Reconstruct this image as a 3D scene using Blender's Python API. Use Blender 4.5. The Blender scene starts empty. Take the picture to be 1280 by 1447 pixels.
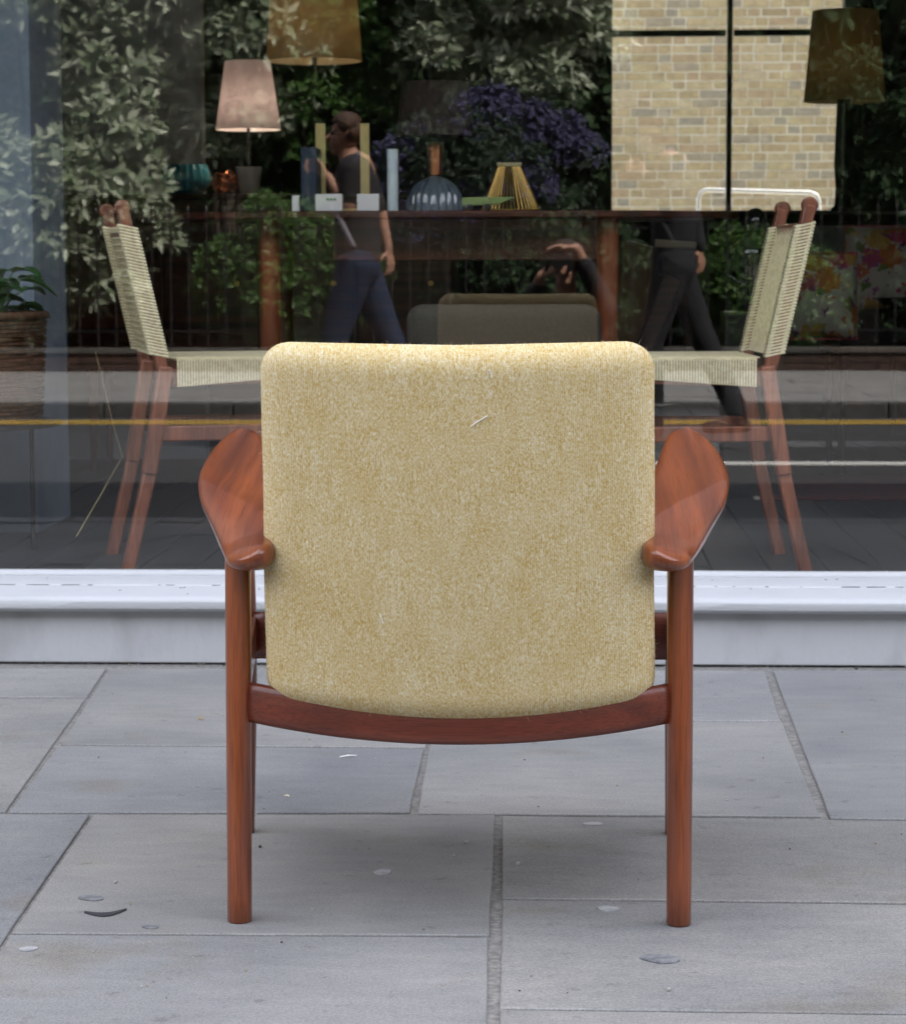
import bpy, bmesh, math, random
import numpy as np
from mathutils import Vector, Matrix, noise as mnoise
random.seed(7); rng = np.random.default_rng(7)
R = math.radians
sc = bpy.context.scene
# ------------------------------------------------------------------ camera, world, sun, exposure
CAM = Vector((0.0, -5.7, 0.97)); FPX = 3371.0
cd = bpy.data.cameras.new('camera'); cam = bpy.data.objects.new('camera', cd); sc.collection.objects.link(cam)
cd.sensor_fit = 'HORIZONTAL'; cd.sensor_width = 36; cd.lens = 36*FPX/1280; cd.clip_start = 0.02; cd.clip_end = 600
cam.location = CAM
CROT = Matrix.Rotation(R(2.54), 3, 'Z') @ Matrix.Rotation(R(90-5.99), 3, 'X') @ Matrix.Rotation(R(-0.18), 3, 'Z')
cam.rotation_euler = CROT.to_euler()
cd.dof.use_dof = True; cd.dof.focus_distance = 3.42; cd.dof.aperture_fstop = 17
sc.camera = cam
SUN_EL, SUN_AZ = 50, 50            # azimuth from +y (behind the shop) towards +x
w = bpy.data.worlds.new('World'); sc.world = w; w.use_nodes = True
nt = w.node_tree; bg = nt.nodes['Background']
sk = nt.nodes.new('ShaderNodeTexSky'); sk.sky_type = 'NISHITA'; sk.sun_disc = False
sk.sun_elevation = R(SUN_EL); sk.sun_rotation = R(SUN_AZ); sk.dust_density = 2.5; sk.ozone_density = 0.6; sk.air_density = 1.0
tcw = nt.nodes.new('ShaderNodeTexCoord'); nzw = nt.nodes.new('ShaderNodeTexNoise'); nzw.inputs['Scale'].default_value = 2.2; nzw.inputs['Detail'].default_value = 7
crw = nt.nodes.new('ShaderNodeValToRGB'); crw.color_ramp.elements[0].position = .40; crw.color_ramp.elements[1].position = .58
mxw = nt.nodes.new('ShaderNodeMix'); mxw.data_type = 'RGBA'; mxw.inputs[7].default_value = (9.1, 9.3, 10.1, 1)      # broken white cloud over the blue
nt.links.new(tcw.outputs['Generated'], nzw.inputs['Vector']); nt.links.new(nzw.outputs[0], crw.inputs[0]); nt.links.new(crw.outputs[0], mxw.inputs[0])
nt.links.new(sk.outputs[0], mxw.inputs[6]); nt.links.new(mxw.outputs[2], bg.inputs['Color']); bg.inputs['Strength'].default_value = 0.13
sl = bpy.data.lights.new('sun', 'SUN'); so = bpy.data.objects.new('sun', sl); sc.collection.objects.link(so)
sl.energy = 4.8; sl.angle = R(0.53); sl.color = (1.0, 0.95, 0.87)
sd = Vector((math.sin(R(SUN_AZ))*math.cos(R(SUN_EL)), math.cos(R(SUN_AZ))*math.cos(R(SUN_EL)), math.sin(R(SUN_EL))))
so.rotation_euler = sd.to_track_quat('Z', 'Y').to_euler(); so.location = (20, 20, 30)
sc.view_settings.view_transform = 'Standard'; sc.view_settings.look = 'None'; sc.view_settings.gamma = 1
sc.view_settings.exposure = 1.85
sc.cycles.max_bounces = 8; sc.cycles.transparent_max_bounces = 16; sc.cycles.caustics_reflective = False; sc.cycles.caustics_refractive = False
# ------------------------------------------------------------------ measuring helpers (pixels of the 1280-wide photo -> metres)
GLASS_Y = 0.15
def ray(px, py): return CROT @ Vector(((px-640)/FPX, (723.5-py)/FPX, -1.0))
def P(px, py, Z):                      # point at depth Z (metres in front of the camera, along +y)
    d = ray(px, py); return CAM + d*(Z/d.y)
def RZ(px, py, Z):                     # the real point whose mirror image stands at depth Z
    p = P(px, py, Z); return Vector((p.x, 2*GLASS_Y-p.y, p.z))
def G(px, py, z=0.0):
    d = ray(px, py); return CAM + d*((z-CAM.z)/d.z)
# ------------------------------------------------------------------ materials
MATS = {}
def nodes_of(name):
    m = bpy.data.materials.new(name); m.use_nodes = True; n = m.node_tree.nodes; return m, n, m.node_tree.links, n['Principled BSDF']
def M(name, c1, c2=None, scale=8, stretch=(1,1,1), rough=.5, bump=0, bscale=None, metal=0, coat=0, spec=.5, rand=0, trans=0, detail=5, sheen=0, ramp=(.35,.65)):
    if name in MATS: return MATS[name]
    m, n, l, b = nodes_of(name)
    b.inputs['Roughness'].default_value = rough; b.inputs['Metallic'].default_value = metal
    b.inputs['Coat Weight'].default_value = coat; b.inputs['Coat Roughness'].default_value = .12
    b.inputs['Specular IOR Level'].default_value = spec; b.inputs['Sheen Weight'].default_value = sheen
    if c2 is None: c2 = tuple(x*.82 for x in c1)
    tc = n.new('ShaderNodeTexCoord'); mp = n.new('ShaderNodeMapping'); mp.inputs['Scale'].default_value = stretch
    l.new(tc.outputs['Object'], mp.inputs[0])
    vec = mp.outputs[0]
    if rand:
        oi = n.new('ShaderNodeObjectInfo'); ad = n.new('ShaderNodeVectorMath'); ad.operation = 'ADD'
        sc_ = n.new('ShaderNodeMath'); sc_.operation = 'MULTIPLY'; sc_.inputs[1].default_value = 37
        l.new(oi.outputs['Random'], sc_.inputs[0]); l.new(mp.outputs[0], ad.inputs[0]); l.new(sc_.outputs[0], ad.inputs[1]); vec = ad.outputs[0]
    no = n.new('ShaderNodeTexNoise'); no.inputs['Scale'].default_value = scale; no.inputs['Detail'].default_value = detail
    l.new(vec, no.inputs['Vector'])
    cr = n.new('ShaderNodeValToRGB'); cr.color_ramp.elements[0].position = ramp[0]; cr.color_ramp.elements[1].position = ramp[1]
    cr.color_ramp.elements[0].color = (*c1, 1); cr.color_ramp.elements[1].color = (*c2, 1)
    l.new(no.outputs[0], cr.inputs[0]); out = cr.outputs[0]
    if rand:
        hs = n.new('ShaderNodeHueSaturation'); mr = n.new('ShaderNodeMapRange'); mr.inputs[3].default_value = 1-rand; mr.inputs[4].default_value = 1+rand
        l.new(oi.outputs['Random'], mr.inputs[0]); l.new(mr.outputs[0], hs.inputs['Value']); l.new(out, hs.inputs['Color']); out = hs.outputs[0]
    l.new(out, b.inputs['Base Color'])
    if bump:
        n2 = n.new('ShaderNodeTexNoise'); n2.inputs['Scale'].default_value = bscale or scale*4; n2.inputs['Detail'].default_value = 4; l.new(vec, n2.inputs['Vector'])
        bp = n.new('ShaderNodeBump'); bp.inputs['Strength'].default_value = bump; bp.inputs['Distance'].default_value = .004
        l.new(n2.outputs[0], bp.inputs['Height']); l.new(bp.outputs[0], b.inputs['Normal'])
    if trans:
        tr = n.new('ShaderNodeBsdfTranslucent'); mx = n.new('ShaderNodeMixShader'); mx.inputs[0].default_value = trans
        l.new(out, tr.inputs[0]); l.new(b.outputs[0], mx.inputs[1]); l.new(tr.outputs[0], mx.inputs[2]); l.new(mx.outputs[0], n['Material Output'].inputs[0])
    MATS[name] = m; return m
def wood(name, dark, light, axis, rough=.3, coat=.5, fine=1.0):
    """grain running along axis: stretched noise plus fine pores"""
    m, n, l, b = nodes_of(name)
    tc = n.new('ShaderNodeTexCoord'); mp = n.new('ShaderNodeMapping')
    s = [1, .02, .10] if axis == 'y' else [1, 1, 1]; s['xyz'.index(axis)] = .02 if axis == 'y' else .04; mp.inputs['Scale'].default_value = s
    oi = n.new('ShaderNodeObjectInfo'); ad = n.new('ShaderNodeVectorMath'); ad.operation = 'ADD'
    l.new(tc.outputs['Object'], mp.inputs[0]); l.new(mp.outputs[0], ad.inputs[0]); l.new(oi.outputs['Random'], ad.inputs[1])
    n1 = n.new('ShaderNodeTexNoise'); n1.inputs['Scale'].default_value = 42*fine; n1.inputs['Detail'].default_value = 5; n1.inputs['Distortion'].default_value = .0 if axis == 'y' else .3
    n2 = n.new('ShaderNodeTexNoise'); n2.inputs['Scale'].default_value = 420*fine; n2.inputs['Detail'].default_value = 2
    n3 = n.new('ShaderNodeTexNoise'); n3.inputs['Scale'].default_value = 7; n3.inputs['Detail'].default_value = 3
    l.new(ad.outputs[0], n1.inputs['Vector']); l.new(ad.outputs[0], n2.inputs['Vector']); l.new(tc.outputs['Object'], n3.inputs['Vector'])
    cr = n.new('ShaderNodeValToRGB'); cr.color_ramp.elements[0].position = .3; cr.color_ramp.elements[1].position = .7
    cr.color_ramp.elements[0].color = (*dark, 1); cr.color_ramp.elements[1].color = (*light, 1); l.new(n1.outputs[0], cr.inputs[0])
    mx = n.new('ShaderNodeMix'); mx.data_type = 'RGBA'; mx.blend_type = 'MULTIPLY'; mx.inputs[0].default_value = .42
    r2 = n.new('ShaderNodeValToRGB'); r2.color_ramp.elements[0].position = .38; r2.color_ramp.elements[0].color = (.35, .3, .28, 1); r2.color_ramp.elements[1].position = .52
    l.new(n2.outputs[0], r2.inputs[0]); l.new(cr.outputs[0], mx.inputs[6]); l.new(r2.outputs[0], mx.inputs[7])
    m3 = n.new('ShaderNodeMix'); m3.data_type = 'RGBA'; m3.blend_type = 'MULTIPLY'; m3.inputs[0].default_value = .3
    r3 = n.new('ShaderNodeValToRGB'); r3.color_ramp.elements[0].position = .3; r3.color_ramp.elements[0].color = (.55, .5, .5, 1); r3.color_ramp.elements[1].position = .65
    l.new(n3.outputs[0], r3.inputs[0]); l.new(mx.outputs[2], m3.inputs[6]); l.new(r3.outputs[0], m3.inputs[7]); l.new(m3.outputs[2], b.inputs['Base Color'])
    b.inputs['Roughness'].default_value = rough; b.inputs['Coat Weight'].default_value = coat; b.inputs['Coat Roughness'].default_value = .15
    bp = n.new('ShaderNodeBump'); bp.inputs['Strength'].default_value = .12; bp.inputs['Distance'].default_value = .001; l.new(n2.outputs[0], bp.inputs['Height']); l.new(bp.outputs[0], b.inputs['Normal'])
    MATS[name] = m; return m
def leaf_mat(name, cols, trans=.25, rough=.45):
    m, n, l, b = nodes_of(name)
    g = n.new('ShaderNodeNewGeometry'); cr = n.new('ShaderNodeValToRGB'); cr.color_ramp.interpolation = 'LINEAR'
    while len(cr.color_ramp.elements) < len(cols): cr.color_ramp.elements.new(.5)
    for i, c in enumerate(cols): cr.color_ramp.elements[i].position = i/(len(cols)-1); cr.color_ramp.elements[i].color = (*c, 1)
    l.new(g.outputs['Random Per Island'], cr.inputs[0]); l.new(cr.outputs[0], b.inputs['Base Color'])
    b.inputs['Roughness'].default_value = rough
    tr = n.new('ShaderNodeBsdfTranslucent'); mx = n.new('ShaderNodeMixShader'); mx.inputs[0].default_value = trans
    l.new(cr.outputs[0], tr.inputs[0]); l.new(b.outputs[0], mx.inputs[1]); l.new(tr.outputs[0], mx.inputs[2]); l.new(mx.outputs[0], n['Material Output'].inputs[0])
    MATS[name] = m; return m
# ------------------------------------------------------------------ mesh builder
def thing(name, loc, label, cat, group=None, rz=0):
    o = bpy.data.objects.new(name, None); sc.collection.objects.link(o); o.empty_display_size = .1
    o.location = loc; o.rotation_euler = (0, 0, rz); o['label'] = label; o['category'] = cat
    if group: o['group'] = group
    return o
class MB:
    def __init__(s): s.v = []; s.f = []; s.mi = []
    def add(s, v, f, mi=0):
        k = len(s.v); s.v += [tuple(p) for p in v]; s.f += [tuple(i+k for i in q) for q in f]; s.mi += [mi]*len(f); return s
    def box(s, c, d, rot=None, mi=0):
        c = Vector(c); hx, hy, hz = [a/2 for a in d]; v = []
        for z in (-hz, hz):
            for x, y in ((-hx,-hy),(hx,-hy),(hx,hy),(-hx,hy)):
                p = Vector((x,y,z)); v.append(c + (rot @ p if rot else p))
        return s.add(v, [(0,3,2,1),(4,5,6,7),(0,1,5,4),(1,2,6,5),(2,3,7,6),(3,0,4,7)], mi)
    def bar(s, a, b, wd, th, up=(0,0,1), mi=0):
        a, b = Vector(a), Vector(b); z = (b-a); L = z.length; z.normalize(); x = Vector(up).cross(z)
        if x.length < 1e-4: x = Vector((1,0,0)).cross(z)
        x.normalize(); y = z.cross(x); m = Matrix((x, y, z)).transposed()
        return s.box((a+b)/2, (wd, th, L), m, mi)
    def tube(s, pts, rad, n=12, mi=0, flat=1.0, rounded=False):
        pts = [Vector(p) for p in pts]; k = len(pts)
        rad = [rad]*k if isinstance(rad, (int, float)) else list(rad)
        if rounded:
            d0 = (pts[0]-pts[1]).normalized(); d1 = (pts[-1]-pts[-2]).normalized(); a, b = rad[0], rad[-1]
            pts = [pts[0]+d0*a, pts[0]+d0*a*.7] + pts + [pts[-1]+d1*b*.7, pts[-1]+d1*b]; rad = [a*.12, a*.71] + rad + [b*.71, b*.12]; k += 4
        v = []; prev = None
        for i in range(k):
            t = (pts[min(i+1,k-1)]-pts[max(i-1,0)]).normalized()
            if prev is None: x = Vector((0,0,1)).cross(t); x = x if x.length > 1e-3 else Vector((1,0,0)).cross(t)
            else: x = prev - t*prev.dot(t)
            x.normalize(); prev = x; y = t.cross(x)
            for j in range(n):
                a = 2*math.pi*j/n; v.append(pts[i] + (x*math.cos(a) + y*math.sin(a)*flat)*rad[i])
        f = [(i*n+j, i*n+(j+1)%n, (i+1)*n+(j+1)%n, (i+1)*n+j) for i in range(k-1) for j in range(n)]
        f += [tuple(reversed(range(n))), tuple(range((k-1)*n, k*n))]
        return s.add(v, f, mi)
    def lathe(s, c, prof, n=32, mi=0, closed=False, rib=0, nr=0):
        c = Vector(c); v = []
        for r, z in prof:
            for j in range(n):
                a = 2*math.pi*j/n; rr = r*(1+rib*abs(math.cos(a*nr/2))) if rib else r
                v.append(c+Vector((rr*math.cos(a), rr*math.sin(a), z)))
        k = len(prof); f = [(i*n+j, i*n+(j+1)%n, ((i+1)%k)*n+(j+1)%n, ((i+1)%k)*n+j) for i in range(k if closed else k-1) for j in range(n)]
        if not closed:
            f += [tuple(reversed(range(n))), tuple(range((k-1)*n, k*n))]
        return s.add(v, f, mi)
    def ball(s, c, r, n=12, mi=0):
        r = r if isinstance(r, (tuple, list)) else (r, r, r); v = []; c = Vector(c); m = n//2
        for i in range(m+1):
            th = math.pi*(i+.02)/(m+.04)
            for j in range(n):
                a = 2*math.pi*j/n; v.append(c+Vector((r[0]*math.sin(th)*math.cos(a), r[1]*math.sin(th)*math.sin(a), -r[2]*math.cos(th))))
        f = [(i*n+j, i*n+(j+1)%n, (i+1)*n+(j+1)%n, (i+1)*n+j) for i in range(m) for j in range(n)] + [tuple(reversed(range(n))), tuple(range(m*n, m*n+n))]
        return s.add(v, f, mi)
    def prism(s, poly, z0, z1, mi=0):
        n = len(poly); v = [(x, y, z0) for x, y in poly] + [(x, y, z1) for x, y in poly]
        return s.add(v, [tuple(reversed(range(n))), tuple(range(n, 2*n))] + [(i, (i+1)%n, (i+1)%n+n, i+n) for i in range(n)], mi)
    def build(s, name, mat, parent=None, smooth=False, bevel=0, local=False, kind=None, bseg=2, auto=True):
        me = bpy.data.meshes.new(name)
        off = Vector((0,0,0))
        if parent is not None and not local:
            off = parent.location.copy(); q = parent
            while q.parent: q = q.parent; off += q.location
        vs = [(a-off.x, b-off.y, c-off.z) for a, b, c in s.v] if off.length else s.v
        me.from_pydata(vs, [], s.f); mats = mat if isinstance(mat, list) else [mat]
        for x in mats: me.materials.append(x)
        if len(mats) > 1: me.polygons.foreach_set('material_index', s.mi)
        o = bpy.data.objects.new(name, me); sc.collection.objects.link(o)
        if bevel:
            b = o.modifiers.new('bevel', 'BEVEL'); b.width = bevel; b.segments = bseg; b.limit_method = 'ANGLE'; b.angle_limit = R(40)
        if smooth or bevel:
            me.polygons.foreach_set('use_smooth', [True]*len(me.polygons))
            if auto: me.set_sharp_from_angle(angle=R(50))
        if parent is not None: o.parent = parent
        if kind: o['kind'] = kind
        return o
def tag(o, label, cat, group=None):
    o['label'] = label; o['category'] = cat
    if group: o['group'] = group
    return o
def settle(o, base):                       # put a single-mesh thing's origin at its base
    base = Vector(base); o.data.transform(Matrix.Translation(-base)); o.location = base; return o
def dup_tree(root, loc, rz, label=None, group=None, parent=None):
    c = root.copy(); sc.collection.objects.link(c); c.parent = parent
    if loc is not None: c.location = loc; c.rotation_euler = (0, 0, rz)
    if label: c['label'] = label
    if group: c['group'] = group
    for ch in list(root.children): dup_tree(ch, None, 0, parent=c)
    return c
def interp(t, tab):
    for (a, va), (b, vb) in zip(tab, tab[1:]):
        if t <= b: k = (t-a)/(b-a) if b > a else 0; k = max(0, k); return va+(vb-va)*k
    return tab[-1][1]
def smooth_tab(t, tab):                    # Catmull-Rom through a table
    xs = [a for a, _ in tab]; t = min(max(t, xs[0]), xs[-1]); i = max(j for j in range(len(xs)-1) if xs[j] <= t) if t > xs[0] else 0
    i = min(i, len(xs)-2); p1, p2 = tab[i][1], tab[i+1][1]; h = xs[i+1]-xs[i]
    m1 = (p2-(tab[i-1][1] if i else p1))/(xs[i+1]-(xs[i-1] if i else xs[i])); m2 = ((tab[i+2][1] if i+2 < len(tab) else p2)-p1)/((xs[i+2] if i+2 < len(tab) else xs[i+1])-xs[i])
    k = (t-xs[i])/h; return (2*k**3-3*k*k+1)*p1+(k**3-2*k*k+k)*h*m1+(-2*k**3+3*k*k)*p2+(k**3-k*k)*h*m2

# materials used
teak = dict(dark=(.125,.026,.007), light=(.31,.076,.018))
W_z = wood('teak_z', axis='z', **teak); W_y = wood('teak_y', axis='y', **teak); W_x = wood('teak_x', dark=(.085,.016,.008), light=(.165,.034,.015), axis='x', rough=.4, coat=.25)
rose = dict(dark=(.02,.006,.004), light=(.10,.028,.014))
RW_x = wood('rosewood_x', axis='x', rough=.3, coat=.3, **rose)
RW_z = wood('leg_wood_z', dark=(.10,.025,.010), light=(.30,.085,.03), axis='z', rough=.35, coat=.3)
CH_z = wood('chair_wood_z', dark=(.12,.035,.018), light=(.30,.10,.05), axis='z', rough=.5, coat=.1)
BLACK = M('black_paint', (.012,.012,.013), (.02,.02,.02), rough=.4)
BRASS = M('brass', (.65,.42,.12), (.55,.34,.10), metal=1, rough=.3)
COPPER = M('copper', (.62,.25,.13), (.5,.2,.1), metal=1, rough=.3)
WHITEP = M('white_metal_paint', (.8,.8,.79), (.74,.74,.73), rough=.35)

# ================================================================== THE SETTING: ground, pavement, road
ground = MB().box((0, 0, -.75), (400, 400, .9)).build('ground', M('earth', (.10,.09,.07), (.06,.055,.045), scale=3, rough=.95)); ground['kind'] = 'structure'
KERB_Y = -2.83
ASPH = M('asphalt', (.062,.062,.066), (.038,.038,.042), scale=220, rough=.85, bump=.5, bscale=320, ramp=(.3,.7))
road = MB().box((0, (KERB_Y-.16-10.4)/2, -.19), (160, abs(-10.4-(KERB_Y-.16)), .18)).build('road', ASPH); road['kind'] = 'structure'
YEL = M('road_paint_yellow', (.62,.40,.05), (.45,.30,.06), scale=60, rough=.7); WHT = M('road_paint_white', (.75,.75,.72), (.5,.5,.48), scale=60, rough=.7, ramp=(.55,.75))
def road_line(name, y, wd, x0, x1, mat):
    return MB().box(((x0+x1)/2, y, -.0965), (x1-x0, wd, .005)).build(name, mat, road)
road_line('yellow_line', -10.02, .11, -70, 70, YEL); road_line('yellow_line', -9.80, .11, -70, 70, YEL)
for i in range(-8, 9): road_line('white_line', -6.64, .17, i*6-1.2, i*6+2.9, WHT)
# paving stones of the near pavement, each its own slab
def slab_material():
    m, n, l, b = nodes_of('york_stone')
    tc = n.new('ShaderNodeTexCoord'); oi = n.new('ShaderNodeObjectInfo')
    ad = n.new('ShaderNodeVectorMath'); ad.operation = 'ADD'; mu = n.new('ShaderNodeMath'); mu.operation = 'MULTIPLY'; mu.inputs[1].default_value = 50
    l.new(oi.outputs['Random'], mu.inputs[0]); l.new(tc.outputs['Object'], ad.inputs[0]); l.new(mu.outputs[0], ad.inputs[1])
    def nz(s, d, vec=None, stretch=None):
        x = n.new('ShaderNodeTexNoise'); x.inputs['Scale'].default_value = s; x.inputs['Detail'].default_value = d
        v = vec or ad.outputs[0]
        if stretch: mp = n.new('ShaderNodeMapping'); mp.inputs['Scale'].default_value = stretch; l.new(v, mp.inputs[0]); v = mp.outputs[0]
        l.new(v, x.inputs['Vector']); return x.outputs[0]
    def ramp(fac, stops):
        c = n.new('ShaderNodeValToRGB')
        while len(c.color_ramp.elements) < len(stops): c.color_ramp.elements.new(.5)
        for e, (p, col) in zip(c.color_ramp.elements, stops): e.position = p; e.color = (*col, 1)
        l.new(fac, c.inputs[0]); return c.outputs[0]
    def mul(a, b_, f=1.0):
        x = n.new('ShaderNodeMix'); x.data_type = 'RGBA'; x.blend_type = 'MULTIPLY'; x.inputs[0].default_value = f
        l.new(a, x.inputs[6]); l.new(b_, x.inputs[7]); return x.outputs[2]
    tint = ramp(oi.outputs['Random'], [(0, (.243,.245,.250)), (.35, (.283,.280,.275)), (.7, (.253,.249,.240)), (1, (.297,.296,.295))])
    base = mul(tint, ramp(nz(2.2, 6), [(.3, (.76,.77,.79)), (.7, (1.08,1.07,1.05))]))
    base = mul(base, ramp(nz(9, 7, stretch=(1,3.2,1)), [(.3, (.90,.905,.915)), (.68, (1.05,1.045,1.035))]))
    base = mul(base, ramp(nz(330, 4), [(.3, (.66,.66,.67)), (.7, (1.16,1.16,1.15))]))
    base = mul(base, ramp(nz(28, 5), [(.64, (1,1,1)), (.74, (.74,.73,.72))]))     # small dark stains
    base = mul(base, ramp(nz(3.3, 4), [(.60, (1,1,1)), (.75, (.86,.80,.70))]))    # faint rusty patches
    l.new(base, b.inputs['Base Color']); b.inputs['Roughness'].default_value = .62; b.inputs['Specular IOR Level'].default_value = .4
    bp = n.new('ShaderNodeBump'); bp.inputs['Strength'].default_value = .35; bp.inputs['Distance'].default_value = .0015; l.new(nz(160, 5), bp.inputs['Height'])
    bp2 = n.new('ShaderNodeBump'); bp2.inputs['Strength'].default_value = .5; bp2.inputs['Distance'].default_value = .006; l.new(nz(7, 4, stretch=(1,2,1)), bp2.inputs['Height'])
    l.new(bp2.outputs[0], bp.inputs['Normal']); l.new(bp.outputs[0], b.inputs['Normal']); return m
STONE = slab_material()
MORTAR = M('mortar', (.26,.25,.235), (.15,.145,.14), scale=90, rough=.95, bump=.8, bscale=260, detail=8)
pave = MB().box((0, (KERB_Y+.0)/2+.1, -.14), (60, abs(KERB_Y)+.2, .271)).build('pavement', MORTAR); pave['kind'] = 'structure'
def slab(poly, gap=.0025, parent=None, zt=None, mat=None):
    c = sum((Vector(p) for p in poly), Vector((0,0)))/len(poly); pts = []
    n = len(poly)
    for i in range(n):
        a, b = Vector(poly[i]), Vector(poly[(i+1)%n]); L = (b-a).length; k = max(2, int(L/.05))
        for j in range(k):
            p = a.lerp(b, j/k); d = (b-a).normalized(); nrm = Vector((-d.y, d.x)); 
            q = p + nrm*(gap*.35 + .0009*mnoise.noise(Vector((p.x*9, p.y*9, i*3.1))) + .0009*random.random()*(j > 0))
            if j == 0:
                pv = (a-Vector(poly[i-1])).normalized(); q += Vector((-pv.y, pv.x))*gap*.35
            pts.append(q)
    zt = random.uniform(0, .0018) if zt is None else zt
    o = MB().prism([(p.x-c.x, p.y-c.y) for p in pts], -.045, zt).build('paving_slab', mat or STONE, parent, bevel=.0022, local=True, bseg=2)
    o.location = (c.x, c.y, 0); return o
wl = lambda x: 944.5+.0035*x
polys = [
 ([(-420,wl(-420)),(150,wl(150)),(124,985),(-420,984)], .003), ([(-420,986),(122,987),(9,1147),(-420,1146)], .0035),
 ([(153,wl(153)),(640,wl(640)),(602,1056),(85,1052)], .003), ([(644,wl(644)),(1081,wl(1081)),(1104,1019),(612,1017)], .002),
 ([(82,1054),(600,1058),(579,1148),(12,1148)], .002), ([(612,1019),(1106,1021),(1160,1154),(589,1150)], .002),
 ([(1091,wl(1091)),(1520,wl(1520)),(1640,1164),(1172,1157)], .002), ([(1526,wl(1526)),(2300,wl(2300)),(2500,1172),(1646,1164)], .003),
 ([(-1000,wl(-1000)),(-426,wl(-426)),(-520,1146),(-1100,1145)], .003), ([(-500,1149),(128,1151),(-2,1340),(-560,1338)], .003), ([(-600,1341),(-4,1343),(-116,1505),(-640,1503)], .003),
 ([(132,1152),(700,1152),(692,1322),(16,1319)], .002), ([(709,1154),(1600,1165),(1650,1281),(709,1270)], .002),
 ([(709,1272),(1652,1283),(1720,1438),(705,1425)], .0022), ([(705,1428),(1720,1441),(1740,1514),(703,1505)], .0022),
 ([(14,1321),(690,1325),(687,1504),(-112,1502)], .002), ([(1606,1165),(2500,1176),(2700,1516),(1746,1510)], .003), ([(-1200,1147),(-506,1149),(-650,1503),(-1400,1500)], .003)]
for pl, g in polys:
    pp = [G(x, y) for x, y in pl]; pp = [(max(-4.5, min(4.5, p.x)), max(KERB_Y+.002, min(-.001, p.y))) for p in pp]
    pp = pp[::-1]
    area = sum(pp[i][0]*pp[(i+1)%4][1]-pp[(i+1)%4][0]*pp[i][1] for i in range(4))
    if area < 0: pp = pp[::-1]
    slab(pp, g, pave)
for sx in (-1, 1):                         # plain courses further along the street
    for r_, (ya, yb) in enumerate(((-.001, -.7), (-.7, -1.4), (-1.4, -2.1), (-2.1, KERB_Y))):
        x = 4.55 if sx > 0 else 4.55
        while x < 12:
            L = random.uniform(.7, 1.2); a, b = (x, x+L) if sx > 0 else (-x-L, -x)
            slab([(a, yb), (b, yb), (b, ya), (a, ya)], .003, pave); x += L
GRAN = M('granite', (.22,.215,.21), (.13,.13,.13), scale=180, rough=.75, rand=.15, bump=.3, bscale=200)
ks = None
for i in range(-14, 14):
    k = MB().box((0, 0, -.07), (.893, .155, .15)).build('kerb_stone', GRAN, pave, bevel=.012, local=True) if ks is None else ks.copy()
    if ks is not None: sc.collection.objects.link(k)
    ks = ks or k; k.location = (i*.9+.4, KERB_Y-.08, .0)
# marks on the stones
GUM_D = M('gum_dark', (.10,.105,.115), (.205,.21,.22), scale=70, rough=.7); GUM_L = M('gum_pale', (.36,.365,.37), (.245,.25,.255), scale=50, rough=.8)
def spot(px, py, rx, ry, mat, name='gum_spot', h=.0003):
    c = G(px, py); n = 36; k = G(px+rx, py).x-c.x; ky = abs(G(px, py-ry).y-c.y)
    ph0 = random.random()*6; lob = [1+.12*math.sin(2*math.pi*i/n*2+ph0)+.05*math.sin(2*math.pi*i/n*3+ph0*2)+.02*random.uniform(-1, 1) for i in range(n)]; poly = [(k*lob[i]*math.cos(2*math.pi*i/n), ky*lob[i]*math.sin(2*math.pi*i/n)) for i in range(n)]
    o = MB().prism(poly, 0, .0022+h).build(name, mat, pave, local=True, smooth=True); o.location = (c.x, c.y, 0); return o
for a in [(933,1357,27,6,GUM_D), (860,1286,16,3.5,GUM_L), (541,1234,13,3.5,GUM_L), (129,1271,17,4,GUM_D), (40,1343,13,3,GUM_L), (212,1312,11,2.5,GUM_D), (838,1166,13,2.5,GUM_L)]: spot(*a)
# the dark crescent smear
c0 = G(149, 1291); cres = []
for i in range(13):
    t = i/12; cres.append((G(119+60*t, 1291+6*math.sin(math.pi*t)-4*t), 2.6*math.sin(math.pi*(t*.85+.12))+.4))
up = [G(119+60*i/12, 1291+6*math.sin(math.pi*i/12)-4*i/12-(.5+2.0*math.sin(math.pi*min(1, i/12*.95+.03)))) for i in range(13)]
dn = [G(119+60*i/12, 1291+6*math.sin(math.pi*i/12)-4*i/12+(.5+1.6*math.sin(math.pi*min(1, i/12*.95+.03)))) for i in range(13)]
o = MB().prism([(p.x-c0.x, p.y-c0.y) for p in dn+up[::-1]], 0, .0032).build('dark_smear', M('smear', (.04,.042,.048), rough=.6), pave, local=True); o.location = (c0.x, c0.y, 0)
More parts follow.
